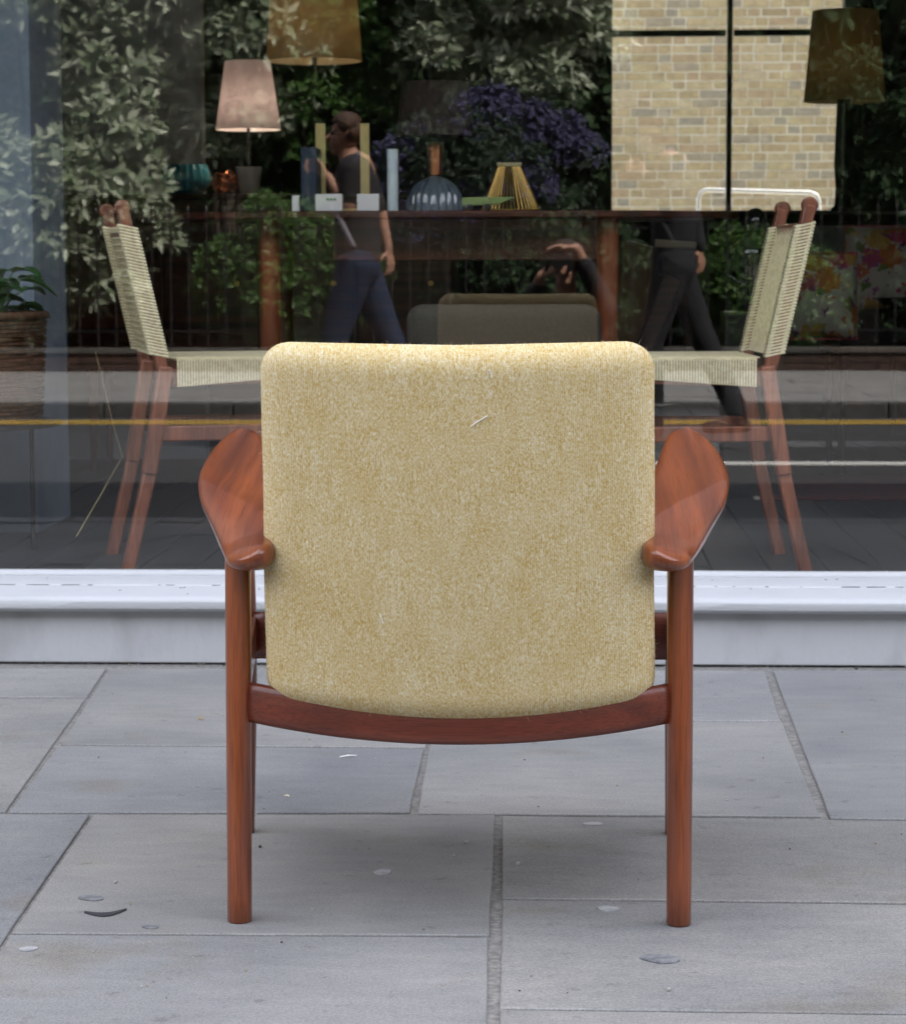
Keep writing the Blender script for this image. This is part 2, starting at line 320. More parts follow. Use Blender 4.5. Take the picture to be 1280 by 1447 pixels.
# grit and tiny litter (nobody could count it)
gr = MB()
for i in range(520):
    x = random.uniform(-1.6, 1.3); y = random.uniform(KERB_Y+.02, -.02)
    if random.random() < .4: y = -abs(random.gauss(0, .035))-.004
    r_ = random.uniform(.0006, .0018)*(1+1.2*(random.random() < .07)); a = random.random()*3
    rot = Matrix.Rotation(a, 3, 'Z'); gr.box((x, y, .002+r_*.5), (r_*2, r_*1.4, r_), rot, mi=random.choice((0, 1, 1, 2)))
g_ = gr.build('grit', [M('grit_dark', (.03,.03,.03)), M('grit_pale', (.4,.39,.36)), M('grit_tan', (.35,.25,.12))]); g_['kind'] = 'stuff'; g_['label'] = 'fine grit and crumbs scattered on the grey paving stones'
def litter(name, px, py, dx, dy, th, mat, label, cat):
    a = G(px, py); b = G(px+dx, py+dy); mid = (a+b)/2+Vector((0, .004, .001))
    o = MB().tube([a+Vector((0,0,.0045)), mid+Vector((0,0,.0045)), b+Vector((0,0,.0045))], [th*.6, th, th*.5], n=6, flat=.6).build(name, mat, smooth=True)
    settle(o, (a.x, a.y, 0)); return tag(o, label, cat)
litter('scrap', 480, 1073, 24, -2, .0022, M('paper', (.75,.75,.74)), 'thin white paper scrap on the slab under the chair', 'litter')
litter('dry_leaf', 279, 1018, 8, 1, .003, M('dryleaf', (.42,.28,.10)), 'small tan dry leaf left of the rear chair leg', 'leaf')
litter('crumb', 402, 1128, 7, 1, .0022, M('crumbm', (.75,.66,.42)), 'small pale yellow crumb on the slab behind the front leg', 'litter')

# far side of the street
FAR_Y = -10.4
fp = MB().box((0, (FAR_Y-.15-18)/2, -.12), (160, 18-(.15-FAR_Y), .235)).build('far_pavement', MORTAR); fp['kind'] = 'structure'
PAVE2 = M('paving_grey', (.30,.29,.28), (.21,.205,.20), scale=6, rough=.8, rand=.12)
fs = MB()
for j in range(8):
    for i in range(-22, 22):
        y0 = FAR_Y-.16-j*.6; x0 = i*.75+(j % 2)*.37; fs.box((x0, y0-.3, -.01+random.uniform(0, .004)), (.74, .592, .02))
s_ = fs.build('slab_field', PAVE2, fp); s_['kind'] = 'stuff'
GRANF = M('granite_far', (.10,.095,.09), (.05,.05,.05), scale=30, rough=.8, rand=.2)
ks = None
for i in range(-12, 12):
    k = MB().box((0, 0, -.07), (.892, .16, .15)).build('kerb_stone', GRANF, fp, bevel=.012) if ks is None else ks.copy()
    if ks is not None: sc.collection.objects.link(k)
    ks = ks or k; k.parent = fp; k.location = (i*.9, FAR_Y-.07, .0)

# ================================================================== SHOP FRONT
PAINT = M('white_gloss_paint', (.475,.485,.505), (.43,.44,.455), scale=5, stretch=(1,3,6), rough=.62, bump=.35, bscale=60, ramp=(.5,.8))
STUCCO = M('white_masonry_paint', (.46,.465,.485), (.30,.30,.305), scale=7, stretch=(1,1,.5), ramp=(.5,.85), rough=.6, bump=.6, bscale=45)
WX0, WX1 = -2.3, 1.9; WT = 2.75; BH = 10.2
shop = thing('shop_building', (0, 0, 0), 'white painted shop front with a low wall and a wide display window', 'building')
MB().box((-.2, .25, .066), (WX1-WX0+1.2, .50, .132)).build('stall_riser', STUCCO, shop, bevel=.004)
# sill: sloped profile extruded along x
def extr(prof, x0, x1, name, mat, parent, n=1):
    k = len(prof); m = MB(); v = []
    for i in range(n+1):
        x = x0+(x1-x0)*i/n; v += [(x, a+.0012*mnoise.noise(Vector((x*3, a*5, 0))), b+.0015*mnoise.noise(Vector((x*2.3, b*5, 4)))) for a, b in prof]
    f = [(i*k+j, i*k+(j+1)%k, (i+1)*k+(j+1)%k, (i+1)*k+j) for i in range(n) for j in range(k)]
    f += [tuple(range(k)), tuple(reversed(range(n*k, n*k+k)))]
    m.add(v, f); return m.build(name, mat, parent, smooth=True, bevel=.002)
sp = [(-.035,.1322),(.14,.1322),(.14,.196),(.125,.196),(.06,.1855),(.058,.1825),(-.028,.1705),(-.043,.1655),(-.048,.158),(-.046,.140)]
extr(sp, WX0-.5, WX1+.5, 'window_sill', PAINT, shop, n=60)
extr([(.141,.133),(.21,.133),(.21,.204),(.166,.204),(.163,.2095),(.149,.2095),(.141,.200)], WX0-.5, WX1+.5, 'glazing_bead', PAINT, shop, n=60)
CRK = M('dirty_crack', (.10,.10,.105), (.18,.18,.19), scale=80, rough=.9); ck = MB()
for i in range(34):
    x = random.uniform(-1.5, 1.1); L = random.choice((.006, .012, .02, .045)); ck.box((x, .0585, .1843), (L, .0022, .0012), Matrix.Rotation(random.gauss(0, .05), 3, 'Z'))
for i in range(26):
    x = random.uniform(-1.5, 1.1); y = random.uniform(-.03, .12); z = .1705+(y+.028)/.088*.0145 if y < .058 else .1855+(y-.06)*.0105/.065; ck.box((x, y, z+.0004), (random.uniform(.002, .007), random.uniform(.0015, .004), .001), Matrix.Rotation(random.random()*3, 3, 'Z'))
o = ck.build('paint_chips', CRK, shop); o['kind'] = 'stuff'
for sx, xx in ((0, WX0-.15), (1, WX1+.15)):
    MB().box((xx, .16, (WT+.204)/2), (.3, .26, WT-.204)).build('pilaster', PAINT, shop, bevel=.006)
MB().box(((WX0+WX1)/2, .12, WT+.3), (WX1-WX0+.8, .36, .596)).build('fascia', PAINT, shop, bevel=.01)
STOCK = M('stock_brick_far', (.30,.24,.15), (.22,.17,.11), scale=12, rough=.9)
fw = MB()
fw.box((-2.6-20, .16, BH/2), (40, .30, BH)); fw.box((2.6-.0+20, .16, BH/2), (40.8, .30, BH)); fw.box(((WX0+WX1)/2-.0, .165, (WT+.6+BH)/2), (WX1-WX0+1.0, .29, BH-WT-.6))  # long blank wings, stretched along the street to block low sky
fw.build('facade_wall', STOCK, shop)
MB().box((0, 3.2, BH-.1), (80, 5.7, .2)).build('roof', M('slate', (.07,.07,.08)), shop)
# window glass
def glass_mat():
    m = bpy.data.materials.new('shop_glass'); m.use_nodes = True; n = m.node_tree.nodes; l = m.node_tree.links; n.remove(n['Principled BSDF'])
    t = n.new('ShaderNodeBsdfTransparent'); t.inputs[0].default_value = (.95, .955, .935, 1)
    g = n.new('ShaderNodeBsdfGlossy'); g.inputs['Roughness'].default_value = 0.0
    ge = n.new('ShaderNodeNewGeometry'); dt = n.new('ShaderNodeVectorMath'); dt.operation = 'DOT_PRODUCT'; l.new(ge.outputs['Normal'], dt.inputs[0]); l.new(ge.outputs['Incoming'], dt.inputs[1])
    def mt(op, a, b=None):
        x = n.new('ShaderNodeMath'); x.operation = op
        for i, q in enumerate((a, b)):
            if isinstance(q, (int, float)): x.inputs[i].default_value = q
            elif q is not None: l.new(q, x.inputs[i])
        return x
    c_ = mt('ABSOLUTE', dt.outputs['Value']); f5 = mt('POWER', mt('SUBTRACT', 1.0, c_.outputs[0]).outputs[0], 5.0)      # Schlick, both faces of the pane
    mu = mt('ADD', mt('MULTIPLY', f5.outputs[0], .9).outputs[0], .12); mu.use_clamp = True
    mx = n.new('ShaderNodeMixShader'); l.new(mu.outputs[0], mx.inputs[0]); l.new(t.outputs[0], mx.inputs[1]); l.new(g.outputs[0], mx.inputs[2])
    l.new(mx.outputs[0], n['Material Output'].inputs[0]); return m
def clear_mat():
    m = bpy.data.materials.new('glass_inner_face'); m.use_nodes = True; n = m.node_tree.nodes; n.remove(n['Principled BSDF'])
    t = n.new('ShaderNodeBsdfTransparent'); m.node_tree.links.new(t.outputs[0], n['Material Output'].inputs[0]); return m
GL, CL = glass_mat(), clear_mat()
pane = MB().box(((WX0+WX1)/2, GLASS_Y+.005, (WT+.2)/2), (WX1-WX0+.06, .01, WT-.2)).build('window_pane', [CL, GL], shop)
for p in pane.data.polygons: p.material_index = 1 if p.normal.y < -.5 else 0
GLTHIN = GL

# ================================================================== INSIDE THE SHOP
FL = .17; RX0, RX1 = -3.5, 2.75; RB = 8.3
FLOORM = M('shop_floor_boards', (.032,.034,.038), (.05,.05,.052), scale=14, stretch=(1,.1,1), rough=.45)
fl = MB()
fl_o = MB().box(((RX0+RX1)/2, (.22+RB)/2, FL/2-.02), (RX1-RX0, RB-.22, FL-.03)).build('shop_floor', M('floor_base', (.02,.02,.02))); fl_o['kind'] = 'structure'
i = 0; x = RX0; bd = None
while x < RX1-.01:
    o = MB().box((0, 0, 0), (.146, RB-.24, .012)).build('floor_board', FLOORM, fl_o, local=True, bevel=.0015) if bd is None else bd.copy()
    if bd is not None: sc.collection.objects.link(o)
    bd = bd or o; o.location = (x+.075, (.22+RB)/2, FL-.0055); x += .15; i += 1
BLUEW = M('pale_blue_wall_paint', (.42,.50,.58), (.38,.46,.54), scale=2, rough=.7)
DARKW = M('dark_wall_paint', (.05,.04,.035), (.035,.03,.028), scale=2, rough=.8)
CEIL = MB().box(((RX0+RX1)/2, (.32+RB)/2, 3.3), (RX1-RX0, RB-.32, .1)).build('shop_ceiling', M('ceiling_paint', (.5,.5,.5), rough=.8)); CEIL['kind'] = 'structure'
lw = MB().box((RX0-.06, (.32+RB)/2, 1.7), (.12, RB-.32, 3.1)).build('shop_side_wall', BLUEW); lw['kind'] = 'structure'
rw = MB().box((RX1+.06, (.32+RB)/2, 1.7), (.12, RB-.32, 3.1)).build('shop_side_wall', DARKW); rw['kind'] = 'structure'
# pillar
px0 = P(48, 400, 7.0).x
o = MB().box((px0-.5, 1.3+.23, (FL+3.25)/2), (1.0, .46, 3.25-FL)).build('pillar', M('pillar_paint', (.21,.26,.33), (.18,.23,.29), rough=.6), bevel=.004)
settle(o, (px0-.5, 1.5, FL)); tag(o, 'pale blue square pillar inside the window at far left', 'pillar')
# partition (grey blue) behind, up to px ~290, then dark rear wall
part_x = P(288, 100, 9.75).x
o = MB().box(((RX0+part_x)/2, 4.02, (FL+3.25)/2), (part_x-RX0, .1, 3.25-FL)).build('partition_wall', M('partition_paint', (.52,.54,.58), (.48,.50,.55), rough=.8)); o['kind'] = 'structure'
# rear wall with the window opening
wx0, wx1 = P(862, 150, 14).x, P(1195, 150, 14).x; wz0, wz1 = P(1000, 297, 14).z, 3.1
bw = MB(); yc = RB+.12
bw.box(((RX0+wx0)/2, yc, 1.7), (wx0-RX0, .24, 3.2)); bw.box(((RX1+wx1)/2+.05, yc, 1.7), (RX1-wx1+.1, .24, 3.2))
bw.box(((wx0+wx1)/2, yc, (.1+wz0)/2), (wx1-wx0, .24, wz0-.1)); bw.box(((wx0+wx1)/2, yc, (wz1+3.3)/2), (wx1-wx0, .24, 3.3-wz1))
bwo = bw.build('rear_wall', DARKW); bwo['kind'] = 'structure'
FRM = M('dark_window_paint', (.03,.035,.03), rough=.4)
zb = P(1031, 45, 14).z; xb = P(1031, 150, 14).x; fr = MB()
fw_ = .03
fr.box((wx0+.006, RB+.04, (wz0+wz1)/2), (.012, .06, wz1-wz0)); fr.box((wx1-.006, RB+.04, (wz0+wz1)/2), (.012, .06, wz1-wz0))
fr.build('window_frame', FRM, bwo)
MB().box((xb, RB+.05, (wz0+wz1)/2), (.030, .05, wz1-wz0)).build('glazing_bar', FRM, bwo)
MB().box(((wx0+xb)/2-.008, RB+.05, zb), (xb-wx0-.03, .045, .036)).build('glazing_bar', FRM, bwo); MB().box(((wx1+xb)/2+.008, RB+.05, zb), (wx1-xb-.03, .045, .036)).build('glazing_bar', FRM, bwo)
for a, b in ((wx0, xb), (xb, wx1)):
    for c, d in ((wz0, zb), (zb, wz1)):
        p_ = MB().box(((a+b)/2, RB+.055, (c+d)/2), (b-a-.01, .004, d-c-.01)).build('pane', [CL, GLTHIN], bwo)
        for p in p_.data.polygons: p.material_index = 1 if p.normal.y < -.5 else 0
# the yard and its brick wall
yard = MB().box((0, 11.4, -.02), (16, 5.9, .04)).build('yard_paving', M('pale_yard_paving', (.62,.60,.55), (.55,.53,.48), rough=.8)); yard['kind'] = 'structure'  # unseen yard floor, made pale to bounce sun onto the brick wall
BY = P(1000, 150, 20).y
yw = thing('yard_wall', ((wx0+wx1)/2+.3, BY, 0), 'yellow stock brick wall seen through the rear window', 'wall')
MORT2 = M('pale_lime_mortar', (.74,.71,.62), (.66,.63,.54), scale=30, rough=.95)
MB().box((.6, BY+.135, 2.4), (14, .30, 4.8)).build('mortar_bed', MORT2, yw)
def brick_mat():
    m, n, l, b = nodes_of('stock_brick'); oi = n.new('ShaderNodeObjectInfo'); cr = n.new('ShaderNodeValToRGB'); cr.color_ramp.interpolation = 'CONSTANT'
    cols = [(0.462,0.385,0.237), (0.514,0.436,0.277), (0.409,0.335,0.207), (0.525,0.457,0.316), (0.440,0.365,0.237), (0.388,0.350,0.267), (0.482,0.416,0.257), (0.452,0.355,0.237), (0.504,0.436,0.286), (0.347,0.325,0.267), (0.462,0.396,0.247)]
    while len(cr.color_ramp.elements) < len(cols): cr.color_ramp.elements.new(.5)
    for i, c in enumerate(cols): cr.color_ramp.elements[i].position = i/len(cols); cr.color_ramp.elements[i].color = (*c, 1)
    tc = n.new('ShaderNodeTexCoord'); no = n.new('ShaderNodeTexNoise'); no.inputs['Scale'].default_value = 22; no.inputs['Detail'].default_value = 5
    mp = n.new('ShaderNodeVectorMath'); mp.operation = 'ADD'; mu = n.new('ShaderNodeMath'); mu.operation = 'MULTIPLY'; mu.inputs[1].default_value = 91
    l.new(oi.outputs['Random'], mu.inputs[0]); l.new(tc.outputs['Object'], mp.inputs[0]); l.new(mu.outputs[0], mp.inputs[1]); l.new(mp.outputs[0], no.inputs['Vector'])
    g = n.new('ShaderNodeNewGeometry'); ad = n.new('ShaderNodeMath'); ad.operation = 'ADD'; fr_ = n.new('ShaderNodeMath'); fr_.operation = 'FRACT'
    l.new(oi.outputs['Random'], ad.inputs[0]); l.new(g.outputs['Random Per Island'], ad.inputs[1]); l.new(ad.outputs[0], fr_.inputs[0]); l.new(fr_.outputs[0], cr.inputs[0])
    mx = n.new('ShaderNodeMix'); mx.data_type = 'RGBA'; mx.blend_type = 'MULTIPLY'; mx.inputs[0].default_value = 1
    r = n.new('ShaderNodeValToRGB'); r.color_ramp.elements[0].position = .3; r.color_ramp.elements[0].color = (.75,.75,.75,1); r.color_ramp.elements[1].position = .7; r.color_ramp.elements[1].color = (1.12,1.1,1.08,1)
    l.new(no.outputs[0], r.inputs[0]); l.new(cr.outputs[0], mx.inputs[6]); l.new(r.outputs[0], mx.inputs[7]); l.new(mx.outputs[2], b.inputs['Base Color']); b.inputs['Roughness'].default_value = .9; return m
BRICK = brick_mat()
bc = []; vis = (P(862,0,20).x, P(1195,0,20).x, P(1000,300,20).z, P(1000,0,20).z)
for j in range(0, 63):
    z = .06+j*.0735; x = -4.0+(j % 2)*.17+random.uniform(-.004, .004); k = j % 2
    while x < 5.2:
        L = .213 if k % 2 == 0 else .102
        if random.random() < .10: L = random.choice((.16, .16, .102))
        bc.append((x+L/2, z, L)); x += L+.0105; k += 1
cx, cz = (vis[0]+vis[1])/2, (vis[2]+vis[3])/2
bc.sort(key=lambda b: max(abs(b[0]-cx)/(vis[1]-vis[0]), abs(b[1]-cz)/(vis[3]-vis[2])))
bm_cache = {}; rest = MB()
for i, (x, z, L) in enumerate(bc):
    dy = random.uniform(-.004, .003); 
    if i < 300:
        if L not in bm_cache: o = MB().box((0, 0, 0), (L, .05, .063)).build('brick', BRICK, yw, local=True, bevel=.004, bseg=1); bm_cache[L] = o
        else: o = bm_cache[L].copy(); sc.collection.objects.link(o)
        o.location = (x-yw.location.x, .005+dy, z); o.rotation_euler = (0, random.gauss(0, .006), 0)
    else: rest.box((x, BY+.005+dy, z), (L, .05, .063))
o = rest.build('brickwork', BRICK, yw); o['kind'] = 'stuff'
MB().box((.6, BY+.17, 4.87), (14.2, .40, .08)).build('coping', M('coping_stone', (.4,.4,.38)), yw, bevel=.01)

# ================================================================== THE ARMCHAIR
ch = thing('armchair', (-.146, -2.27, 0), 'teak armchair with yellow wool upholstery seen from behind on the pavement', 'armchair', rz=R(.4))
def fabric_mat():
    m, n, l, b = nodes_of('yellow_wool')
    tc = n.new('ShaderNodeTexCoord')
    def nz(st, sc_, d=3):
        mp = n.new('ShaderNodeMapping'); mp.inputs['Scale'].default_value = st; l.new(tc.outputs['Object'], mp.inputs[0])
        x = n.new('ShaderNodeTexNoise'); x.inputs['Scale'].default_value = sc_; x.inputs['Detail'].default_value = d; l.new(mp.outputs[0], x.inputs['Vector']); return x.outputs[0]
    def math_(op, a, b_=None):
        x = n.new('ShaderNodeMath'); x.operation = op
        for i, q in enumerate((a, b_)):
            if q is None: continue
            if isinstance(q, (int, float)): x.inputs[i].default_value = q
            else: l.new(q, x.inputs[i])
        return x.outputs[0]
    sep = n.new('ShaderNodeSeparateXYZ'); l.new(tc.outputs['Object'], sep.inputs[0])
    wob = math_('MULTIPLY', nz((30,30,12), 1, 2), 2.2)
    rib = math_('SINE', math_('ADD', math_('MULTIPLY', sep.outputs[0], 2*math.pi/.0026), wob))
    tw = math_('SINE', math_('ADD', math_('MULTIPLY', sep.outputs[2], 2*math.pi/.0031), math_('MULTIPLY', sep.outputs[0], 1900)))
    streak = nz((1,.04,.24), 950, 2); streak2 = nz((1,.04,.13), 330, 3); cloud = nz((1,.3,.5), 22, 4); speck = nz((1,.2,.45), 900, 1)
    f = math_('ADD', math_('ADD', math_('MULTIPLY', streak, 1.05), math_('MULTIPLY', streak2, .24)), math_('ADD', math_('MULTIPLY', cloud, .22), math_('MULTIPLY', speck, .7)))
    f = math_('ADD', math_('MULTIPLY', f, 1/2.21), math_('MULTIPLY', rib, .045)); f = math_('ADD', f, math_('MULTIPLY', tw, .02))
    cr = n.new('ShaderNodeValToRGB'); e = cr.color_ramp.elements
    while len(e) < 4: e.new(.5)
    for k, (p, c) in enumerate([(.375, (.43,.25,.055)), (.45, (.57,.41,.155)), (.535, (.655,.54,.305)), (.635, (.80,.76,.62))]): e[k].position = p; e[k].color = (*c, 1)
    l.new(f, cr.inputs[0]); l.new(cr.outputs[0], b.inputs['Base Color']); b.inputs['Roughness'].default_value = .95; b.inputs['Specular IOR Level'].default_value = .15
    b.inputs['Sheen Weight'].default_value = .12; b.inputs['Sheen Roughness'].default_value = .5; b.inputs['Sheen Tint'].default_value = (1,.95,.8,1)
    h = math_('ADD', math_('ADD', math_('MULTIPLY', rib, .5), math_('MULTIPLY', tw, .25)), math_('MULTIPLY', speck, 1.2))
    bp = n.new('ShaderNodeBump'); bp.inputs['Strength'].default_value = .55; bp.inputs['Distance'].default_value = .0012; l.new(h, bp.inputs['Height']); l.new(bp.outputs[0], b.inputs['Normal'])
    MATS['wool'] = m; return m
WOOL = fabric_mat()
def rbox(hx, hy, hz, rx, ry, rz, nx, ny, nz_, warp, name, mat, parent):
    """rounded box whose points go through warp(x,y,z)"""
    bm = bmesh.new(); idx = {}
    def vert(i, j, k):
        if (i, j, k) not in idx:
            p = [hx*(2*i/nx-1), hy*(2*j/ny-1), hz*(2*k/nz_-1)]; h = (hx, hy, hz); r = (rx, ry, rz)
            q = [max(-(h[a]-r[a]), min(h[a]-r[a], p[a])) for a in range(3)]; d = [(p[a]-q[a])/r[a] for a in range(3)]
            # spherify the corner zone
            m = max(abs(x) for x in d); L = math.sqrt(sum(x*x for x in d))
            if L > 1e-9: d = [x/L*m for x in d]
            idx[(i, j, k)] = bm.verts.new(warp(*[q[a]+d[a]*r[a] for a in range(3)]))
        return idx[(i, j, k)]
    def face(a, b, c, d):
        bm.faces.new((vert(*a), vert(*b), vert(*c), vert(*d)))
    for i in range(nx):
        for k in range(nz_):
            face((i,0,k),(i+1,0,k),(i+1,0,k+1),(i,0,k+1)); face((i,ny,k+1),(i+1,ny,k+1),(i+1,ny,k),(i,ny,k))
        for j in range(ny):
            face((i,j+1,0),(i+1,j+1,0),(i+1,j,0),(i,j,0)); face((i,j,nz_),(i+1,j,nz_),(i+1,j+1,nz_),(i,j+1,nz_))
    for j in range(ny):
        for k in range(nz_):
            face((0,j,k+1),(0,j+1,k+1),(0,j+1,k),(0,j,k)); face((nx,j,k),(nx,j+1,k),(nx,j+1,k+1),(nx,j,k+1))
    me = bpy.data.meshes.new(name); bm.to_mesh(me); bm.free(); me.materials.append(mat)
    me.polygons.foreach_set('use_smooth', [True]*len(me.polygons)); o = bpy.data.objects.new(name, me); sc.collection.objects.link(o); o.parent = parent; return o
BZ0, BZ1, BHW, BTH = .310, .856, .2775, .040
def back_warp(x, y, z):
    t = (z+(BZ1-BZ0)/2)/(BZ1-BZ0)                       # 0 bottom .. 1 top
    s = x/BHW
    zz = BZ0+t*(BZ1-BZ0)+(1-t)**3*.022*s*s+t**4*.004*abs(s)
    xx = x*(1.024-.030*t)+.003 + .0015*mnoise.noise(Vector((0, z*7, 3)))
    vv = -.035-.195*(zz-.33)+.055*s*s+y - .004*math.cos(s*1.4)
    vv -= .006*math.sin(math.pi*t)*math.cos(s*1.5) if y < 0 else -.012*math.sin(math.pi*t)*math.cos(s*1.5)
    return (xx, vv, zz)
back = rbox(BHW, BTH, (BZ1-BZ0)/2, .044, .036, .040, 56, 12, 56, back_warp, 'backrest', WOOL, ch)
def seat_warp(x, y, z):
    t = (y+.28)/.56; return (x*(1+.05*t), .275+y, .385+z+.075*t+.012*math.cos(x*5)*math.cos(y*5)*(z > 0))
seat = rbox(.268, .28, .052, .04, .04, .035, 30, 30, 8, seat_warp, 'seat', WOOL, ch)
# loose fibres standing off the wool
def fuzz(o, n, name, region):
    me = o.data; me.calc_loop_triangles(); fz = MB(); cnt = 0; polys_ = me.polygons
    while cnt < n:
        p = polys_[random.randrange(len(polys_))]; c = p.center
        if not region(c, p.normal): continue
        a = [me.vertices[i].co for i in p.vertices]; b = a[0].lerp(a[1], random.random()).lerp(a[3].lerp(a[2], random.random()), random.random())
        L = random.uniform(.001, .0030)*(1+2.6*(random.random() < .04)); dr = (p.normal+Vector([random.uniform(-.8, .8) for _ in range(3)])).normalized()
        sd_ = dr.orthogonal().normalized()*.00013; m_ = b+dr*L*.55; e = b+dr*L+Vector([random.uniform(-.5, .5)*L for _ in range(3)])
        fz.add([b-sd_, b+sd_, m_+sd_*.8, m_-sd_*.8, e], [(0,1,2,3), (3,2,4)]); cnt += 1
    q = fz.build(name, M('wool_fibre', (.82,.74,.50), (.75,.62,.33), rough=.9), o, local=True); q['kind'] = 'stuff'; return q
fuzz(back, 5500, 'fibres', lambda c, nn: abs(nn.x) > .3 or abs(nn.z) > .3 or random.random() < .015)
# white thread and a bit of fluff caught in the wool
inv = ch.matrix_basis.inverted()
def on_back(px, py, Z=3.36): 
    p = P(px, py, Z); q = Matrix.Rotation(-R(.4), 4, 'Z') @ (p-ch.location); return q
def back_y(x, z):
    s = x/BHW; t = (z-BZ0)/(BZ1-BZ0); return back_warp(x, -BTH, z-(BZ0+BZ1)/2)[1]
for nm, pts in (('white_thread', [(668,596),(676,590),(683,586),(691,581)]), ('white_fluff', [(539,862),(541,868),(543,876)]), ('white_fluff', [(693,517),(696,523),(697,529)])):
    pp = []
    for a in pts: q = on_back(*a); pp.append((q.x, back_y(q.x, q.z)-.0012, q.z))
    MB().tube(pp, .0008, n=6).build(nm, M('thread', (.85,.85,.82)), back, local=True, smooth=True)
def leg_tube(pts, rad, name, mat=W_z, flat=1.0):
    P_ = [Vector(p) for p in pts]; n = 14; q = []; rr = []
    for i in range(n+1):
        t = i/n; q.append(Vector([smooth_tab(t, [(k/(len(P_)-1), P_[k][a]) for k in range(len(P_))]) for a in range(3)])); rr.append(smooth_tab(t, [(k/(len(rad)-1), rad[k]) for k in range(len(rad))]))
    q.insert(0, q[0].copy()); rr.insert(0, rr[0]-.003); q[1] = q[1]+Vector((0, 0, .003))
    return MB().tube(q, rr, n=28).build(name, mat, ch, smooth=True, local=True)
# rear legs
leg_tube([(-.3235,0,0), (-.3215,0,.27), (-.3195,.004,.560)], [.0182,.0187,.0193], 'leg'); leg_tube([(.3235,0,0), (.3235,0,.27), (.3225,.004,.560)], [.0182,.0187,.0193], 'leg')
# front legs
leg_tube([(-.381,.55,0), (-.378,.54,.34), (-.382,.52,.668)], [.0135,.0195,.0165], 'leg'); leg_tube([(.345,.55,0), (.350,.54,.34), (.362,.52,.668)], [.0135,.0195,.0165], 'leg')
# arms
A_out = [(-.108,.323),(-.06,.333),(0,.347),(.06,.364),(.12,.382),(.2,.402),(.3,.413),(.42,.411),(.52,.400),(.628,.376)]
A_in = [(-.108,.264),(-.06,.2615),(0,.2645),(.06,.268),(.12,.271),(.2,.278),(.3,.289),(.42,.306),(.52,.320),(.628,.336)]
A_top = [(-.108,.5600),(-.06,.5675),(0,.5775),(.05,.5860),(.10,.5930),(.2,.6080),(.4,.6410),(.628,.6800)]
A_bot = [(-.108,.5200),(-.06,.5190),(0,.5235),(.05,.5340),(.10,.5500),(.2,.5740),(.4,.6130),(.628,.6540)]
def sgn(x, e): return math.copysign(abs(x)**e, x)
def make_arm(s, dx):
    n = 140; hm = 34; m = 2*hm; v = []; V0, V1, RT_, RF = -.108, .628, .040, .055
    for i in range(n+1):
        t = .5-.5*math.cos(math.pi*i/n); vv = V0+(V1-V0)*t
        uo, ui, zt, zb_ = smooth_tab(vv, A_out), smooth_tab(vv, A_in), smooth_tab(vv, A_top), smooth_tab(vv, A_bot)
        dT = max(0, (V0+RT_-vv)/RT_); dF = max(0, (vv-(V1-RF))/RF); wT = max(0, 1-min(1, dT)**2.0)**.5; wF = max(0, 1-min(1, dF)**2.4)**(1/2.4)
        dz = .012; wz = min(max(0, 1-min(1, max(0, (V0+.026-vv)/.026))**2)**.5, max(0, 1-min(1, max(0, (vv-V1+dz)/dz))**2)**.5)
        c, h, zc, hz = (uo+ui)/2-.004*dT, (uo-ui)/2*max(.02, wT*wF), (zt+zb_)/2, (zt-zb_)/2*max(.03, wz)
        q0 = max(0, min(1, (.13-vv)/.18)); q0 = q0*q0*(3-2*q0); pw = 5.2-2.7*q0
        kb = -1+2*max(0, vv+.02)/.30
        for half in (0, 1):
            for j in range(hm):
                k = math.cos(math.pi*(j+.5)/hm)*(1 if half == 0 else -1); zz = (1-abs(k)**pw)**(1/pw)
                z = hz*zz*(1 if half == 0 else -1); x = h*k
                if half: x *= 1-.10*zz*(1-q0)
                lift = .0035*k*(1-q0)
                lift -= .0115*max(0, k-kb)*wz*(.45+(.55*zz if half == 0 else -.30*zz))      # the facet that falls away to the outer back edge
                v.append((s*(c+x)+dx-(.026*max(0, vv/.6)**1.5 if s < 0 else 0), vv, zc+z+lift+.017-.008*max(0, vv/.6)))
    f = [(i*m+j, i*m+(j+1)%m, (i+1)*m+(j+1)%m, (i+1)*m+j) for i in range(n) for j in range(m)] + [tuple(reversed(range(m))), tuple(range(n*m, n*m+m))]
    if s < 0: f = [tuple(reversed(q)) for q in f]
    return MB().add(v, f).build('armrest', W_y, ch, smooth=True, local=True, auto=False)
make_arm(-1, .004); make_arm(1, .002)
# rear rail, bowed
def bowed(u0, u1, fn, name, mat, n=40, m=20):
    v = []
    for i in range(n+1):
        u = u0+(u1-u0)*i/n; vc, zc, hv, hz = fn(u)
        for j in range(m):
            a = 2*math.pi*j/m; ca, sa = math.cos(a), math.sin(a); v.append((u, vc+hv*math.copysign(abs(ca)**.55, ca), zc+hz*math.copysign(abs(sa)**.6, sa)))
    f = [(i*m+j, i*m+(j+1)%m, (i+1)*m+(j+1)%m, (i+1)*m+j) for i in range(n) for j in range(m)] + [tuple(reversed(range(m))), tuple(range(n*m, n*m+m))]
    return MB().add(v, f).build(name, mat, ch, smooth=True, local=True, auto=False)
bowed(-.309, .309, lambda u: (.004-.054*(1-(u/.312)**2), .3305-.0225*(1-(u/.312)**2), .0135, .0295+.0005*(1-(u/.312)**2)), 'back_rail', W_x)
bowed(-.362, .350, lambda u: (.53, .345, .012, .040), 'front_rail', W_x)
for s in (-1, 1):
    xs = (-.326, -.368) if s < 0 else (.318, .345)
    m_ = MB(); m_.bar((xs[0], .02, .320), (xs[1], .53, .348), .060, .022, up=(1,0,0)); m_.build('side_rail', W_y, ch, bevel=.004, local=True)
